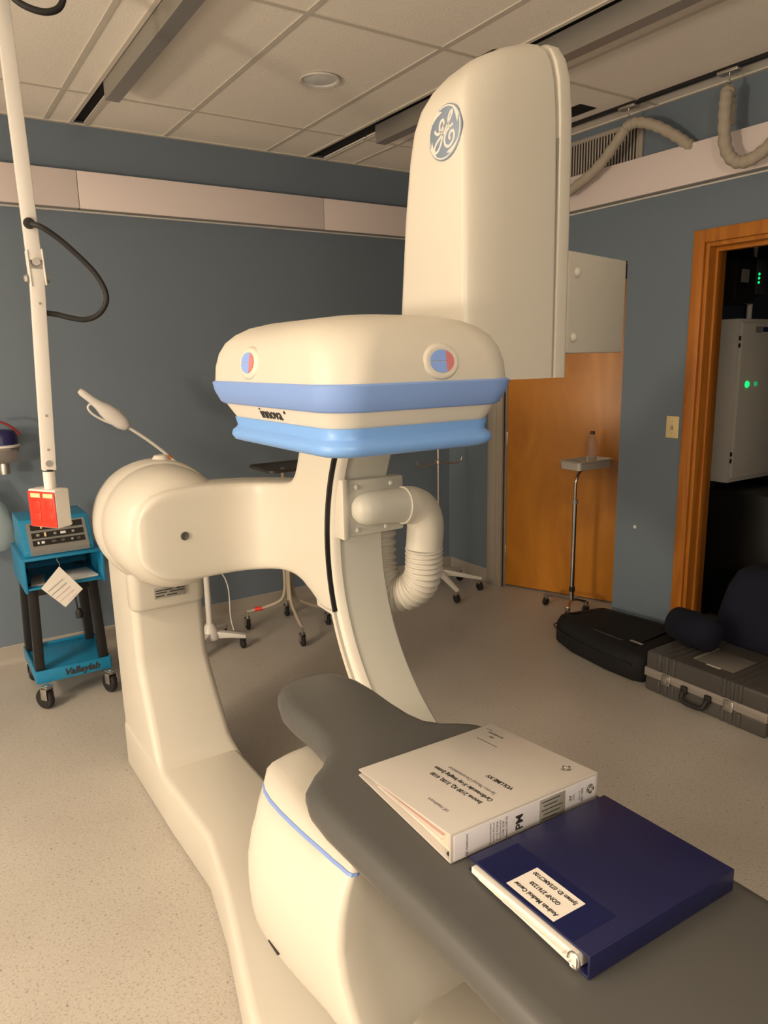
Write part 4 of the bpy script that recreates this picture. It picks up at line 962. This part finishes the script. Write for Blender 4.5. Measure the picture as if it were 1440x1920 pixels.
b = bmesh.new(); lathe(b, [(0, 0), (.028, .001), (.031, .008), (.030, .03), (.031, .05), (.029, .08), (.031, .11), (.030, .145), (.022, .170), (.0125, .185), (.0125, .197)], (3.535, 3.07, .931), 'z', 24); mk('bottle_body', b, 'bottle', BT, ang=60)
b = bmesh.new(); lathe(b, [(0, .215), (.013, .214), (.0145, .21), (.0145, .195), (.012, .195)], (3.535, 3.07, .931), 'z', 20); mk('cap', b, mat('dark_cap', (.05, .018, .018), .4), BT)
b = bmesh.new(); lathe(b, [(0, 0), (.030, .0), (.036, .010), (.034, .026), (.020, .036), (0, .038)], (3.395, 3.045, .931), 'z', 18); o = mk('tape_roll', b, 'black', ang=50); origin_to(o, (3.395, 3.045, .931)); tag(o, 'small black puck-like item on the corner of the steel tray', 'small item')

# ------------------------------------------------------------------ cases and bags on the floor
K = thing('hard_case', 'grey ribbed hard-shell case with aluminium rim and black handle', 'case', (3.05, 1.80, 0))
kx0, kx1, ky0, ky1 = 2.868, 3.27, 1.50, 2.105
mk('lower_shell', box(kx0, kx1, ky0, ky1, .0, .075, .012, 3), 'case', K)
mk('upper_shell', box(kx0, kx1, ky0, ky1, .112, .200, .012, 3), 'case', K)
rm = mk('rim', box(kx0 - .004, kx1 + .004, ky0 - .004, ky1 + .004, .073, .116, .004), 'alu', K)
mk('rim_groove', box(kx0 - .0046, kx0 + .01, ky0 + .004, ky1 - .004, .0935, .0955), 'greyrub', rm)
for yc in (1.66, 1.99):
    for dy in (-.038, .0, .038):
        for (z0, z1) in ((.004, .072), (.117, .2035)):
            mk('rib', box(kx0 - .006, kx1 + .0, yc + dy - .011, yc + dy + .011, z0, z1, .006), 'case', K)
for yc in (1.668, 1.985):
    lt = mk('latch', box(kx0 - .012, kx0 - .002, yc - .024, yc + .024, .062, .112, .004), 'chrome', K)
    b = bmesh.new(); lathe(b, [(.012, -.016), (.013, -.010)], (kx0, yc, .09), 'x', 16); mk('latch_dial', b, 'steel', lt)
b = bmesh.new(); tube(b, catmull([(kx0 - .004, 1.885, .078), (kx0 - .02, 1.885, .070), (kx0 - .034, 1.880, .045), (kx0 - .038, 1.86, .036), (kx0 - .038, 1.825, .034), (kx0 - .038, 1.79, .036), (kx0 - .034, 1.77, .045), (kx0 - .02, 1.765, .070), (kx0 - .004, 1.765, .078)], 5), .011, 12); mk('handle', b, 'rubber', K, ang=60)
for yc in (1.885, 1.765): mk('handle_mount', box(kx0 - .018, kx0 - .002, yc - .016, yc + .016, .062, .098, .004), 'rubber', K)
mk('lid_label', box(2.945, 2.957, 1.77, 1.84, .200, .2012), 'paper', K)
pk = mk('document_pocket', box(2.955, 3.14, 1.71, 1.905, .2005, .2035, .001), mat('clear_sleeve', (.20, .185, .165), .12), K)
mk('pocket_edge', box(2.955, 3.15, 1.900, 1.912, .2035, .206, .001), 'alu', pk)
# soft black bag
b = bmesh.new(); secs = []
bo = [(2.905, 2.135), (2.872, 2.19), (2.868, 2.35), (2.90, 2.62), (2.955, 2.775), (3.02, 2.82), (3.30, 2.80), (3.36, 2.74), (3.37, 2.45), (3.36, 2.21), (3.32, 2.14)]
for z, d, sh_ in ((.004, .014, 0), (.02, 0.002, 0), (.07, 0, 0), (.118, .004, 0), (.142, .02, 0), (.156, .05, 0), (.162, .11, 0)):
    secs.append([(p[0], p[1], z + (.012 * math.sin(p[0] * 9 + p[1] * 7) if z > .1 else 0)) for p in inset(bo, -d)])
loft(b, secs); BG = mk('soft_bag', b, 'nylon', ang=60); origin_to(BG, (3.1, 2.45, 0.004)); tag(BG, 'black soft carrying bag lying on the floor against the blue wall', 'bag')
def on_bag(nm, bmx, mn):
    bmesh.ops.translate(bmx, verts=bmx.verts, vec=-Vector((3.1, 2.45, .004))); o = mk(nm, bmx, mn, BG, world=False); return o
on_bag('zip', tube(bmesh.new(), catmull([(p[0] - .002 if p[0] < 3.1 else p[0] + .002, p[1], .092) for p in inset(bo, .002)][1:9], 3), .004, 6), 'black')
on_bag('bag_tag', box(2.985, 3.0, 2.22, 2.295, .158, .162, .001), 'greyrub')
on_bag('trim_strip', box(2.958, 2.962, 2.32, 2.55, .158, .161, .0005), 'case')
# navy roll and navy cover heap by the doorway
b = bmesh.new(); lathe(b, [(0, -.135), (.05, -.132), (.078, -.11), (.088, 0), (.078, .11), (.05, .132), (0, .135)], (0, 0, 0), 'x', 26)
bmesh.ops.transform(b, matrix=Matrix.Translation((3.09, 2.01, .287)) @ Matrix.Rotation(math.radians(80), 4, 'Z'), verts=b.verts)
for v in b.verts: v.co.z = max(v.co.z, .2065)
o = mk('rolled_apron', b, 'navycloth', ang=70); origin_to(o, (3.09, 2.01, .2065)); tag(o, 'rolled navy fabric bundle resting on the grey hard case', 'fabric roll')
b = bmesh.new(); secs = []
for z, x0_, x1_, y0_, y1_, r in ((0.0, 3.30, 3.62, 1.30, 2.04, .05), (.10, 3.295, 3.64, 1.29, 2.05, .06), (.21, 3.293, 3.64, 1.29, 2.055, .08), (.34, 3.295, 3.63, 1.30, 2.05, .09), (.47, 3.30, 3.61, 1.32, 2.03, .09), (.55, 3.32, 3.59, 1.36, 1.99, .09), (.585, 3.35, 3.56, 1.42, 1.92, .08)):
    secs.append([(p[0] + .006 * math.sin(p[1] * 14 + z * 11), p[1] + .012 * math.sin(p[0] * 17 + z * 9), z + (.02 * math.sin(p[1] * 9) if z > .4 else 0)) for p in rrect(x0_, x1_, y0_, y1_, r)])
loft(b, secs); o = mk('navy_duffel', b, 'navycloth', ang=70); origin_to(o, (3.4, 1.66, 0)); tag(o, 'large dark navy duffel bag standing in the dark doorway', 'bag')
b2 = bmesh.new(); tube(b2, catmull([(3.42, 1.50, .56), (3.41, 1.55, .63), (3.42, 1.66, .66), (3.41, 1.77, .63), (3.42, 1.82, .56)], 5), .012, 8); bmesh.ops.translate(b2, verts=b2.verts, vec=-Vector((3.4, 1.66, 0))); mk('strap', b2, 'nylon', o, world=False, ang=60)

# ------------------------------------------------------------------ equipment room beyond the pine doorway
CB = thing('wall_cabinet', 'grey wall-mounted electrical cabinet with green indicator lamps', 'cabinet', (4.25, 2.54, .85))
mk('cabinet_body', box(4.0, 4.55, 2.455, 2.615, .85, 1.788, .004), 'cabinet', CB)
dd = mk('cabinet_door', box(4.022, 4.53, 2.440, 2.456, .875, 1.765, .004), 'cabinet', CB)
for z in (1.68, 1.64, 1.02, .98):
    b = bmesh.new(); cyl(b, (4.010, 2.447, z - .012), (4.010, 2.447, z + .012), .006, seg=8); mk('hinge', b, 'black', dd)
for x, r, mn in ((4.101, .020, 'led'), (4.188, .014, 'led2')):
    b = bmesh.new(); lathe(b, [(0, -.010), (r * .8, -.008), (r, -.003), (r, 0)], (x, 2.440, 1.42), 'y', 18); mk('indicator_lamp', b, mn, dd)
mk('maker_plate', box(4.15, 4.21, 2.437, 2.441, 1.71, 1.745), 'greyrub', dd); mk('maker_plate', box(4.22, 4.42, 2.437, 2.441, 1.715, 1.742), mat('plate_blue', (.02, .04, .12), .4), dd)
U = thing('wall_power_unit', 'black wall-mounted box with small white sticker above the cabinet', 'electrical box', (4.12, 2.58, 1.88))
mk('unit_case', box(4.02, 4.215, 2.50, 2.618, 1.875, 2.135, .01), 'black', U); mk('sticker', box(4.062, 4.137, 2.498, 2.501, 1.99, 2.062), 'greyrub', U)
V = thing('status_box', 'narrow dark box with a column of three green status lights', 'electrical box', (4.30, 2.58, 1.9))
mk('box_case', box(4.248, 4.35, 2.52, 2.618, 1.93, 2.13, .006), mat('dark_grey_box', (.05, .055, .06), .5), V)
for z in (2.045, 2.022, 1.998):
    b = bmesh.new(); lathe(b, [(0, -.006), (.007, -.004), (.008, 0)], (4.272, 2.52, z), 'y', 12); mk('status_light', b, 'led', V)
b = bmesh.new(); cyl(b, (4.285, 2.57, 1.79), (4.285, 2.57, 1.93), .016, seg=12); cyl(b, (4.30, 2.57, 2.13), (4.30, 2.57, ZC), .012, seg=12); mk('conduit', b, 'cabinet', V)
RK = thing('equipment_rack', 'black floor-standing equipment rack under the grey cabinet', 'rack', (4.3, 2.4, 0))
mk('rack_body', box(4.03, 4.6, 2.16, 2.61, .03, .80, .008), 'black', RK)
for z in (.10, .30, .50): mk('rack_panel', box(4.06, 4.57, 2.150, 2.162, z, z + .17, .004), mat('rack_panel_%d' % int(z * 10), (.016, .016, .018), .45), RK)
for x in (4.06, 4.57):
    for y in (2.19, 2.58): mk('foot', box(x - .02, x + .02, y - .02, y + .02, 0, .032), 'rubber', RK)

# ------------------------------------------------------------------ made-up stands for the added key and fill lights (out of view)
for LAMP, lbl in zip(ADDED_LAMPS, ('bronze floor lamp with a round globe near the left wall', 'bronze floor lamp with a round globe at the foot of the table')):
    TL = thing('floor_lamp', lbl, 'lamp', (LAMP[0], LAMP[1], 0))
    b = bmesh.new(); lathe(b, [(0, 0), (.15, 0), (.15, .012), (.04, .03), (.014, .05)], (LAMP[0], LAMP[1], 0), 'z', 28); mk('base', b, 'strut_dark', TL)
    b = bmesh.new(); cyl(b, (LAMP[0], LAMP[1], .04), (LAMP[0], LAMP[1], LAMP[2] - .23), .012); mk('pole', b, 'strut_dark', TL)
    b = bmesh.new(); lathe(b, [(.012, -.05), (.05, -.02), (.06, 0), (.05, .005), (0, 0)], (LAMP[0], LAMP[1], LAMP[2] - .21), 'z', 24); mk('socket', b, 'strut_dark', TL)

for k, (tx, ty, pw) in enumerate(ADDED_PANELS):  # made-up bodies for the added ceiling lights, out of view
    t = thing('ceiling_troffer', ['lit ceiling troffer above the left part of the room', 'lit ceiling troffer near the rear left'][k], 'ceiling light', (tx, ty, 2.81))
    mk('housing', box(tx - .30, tx + .30, ty - .60, ty + .60, 2.812, 2.829, .003), 'white', t)
    mk('frame', box(tx - .30, tx - .285, ty - .60, ty + .60, 2.800, 2.812), 'white', t); mk('frame', box(tx + .285, tx + .30, ty - .60, ty + .60, 2.800, 2.812), 'white', t)
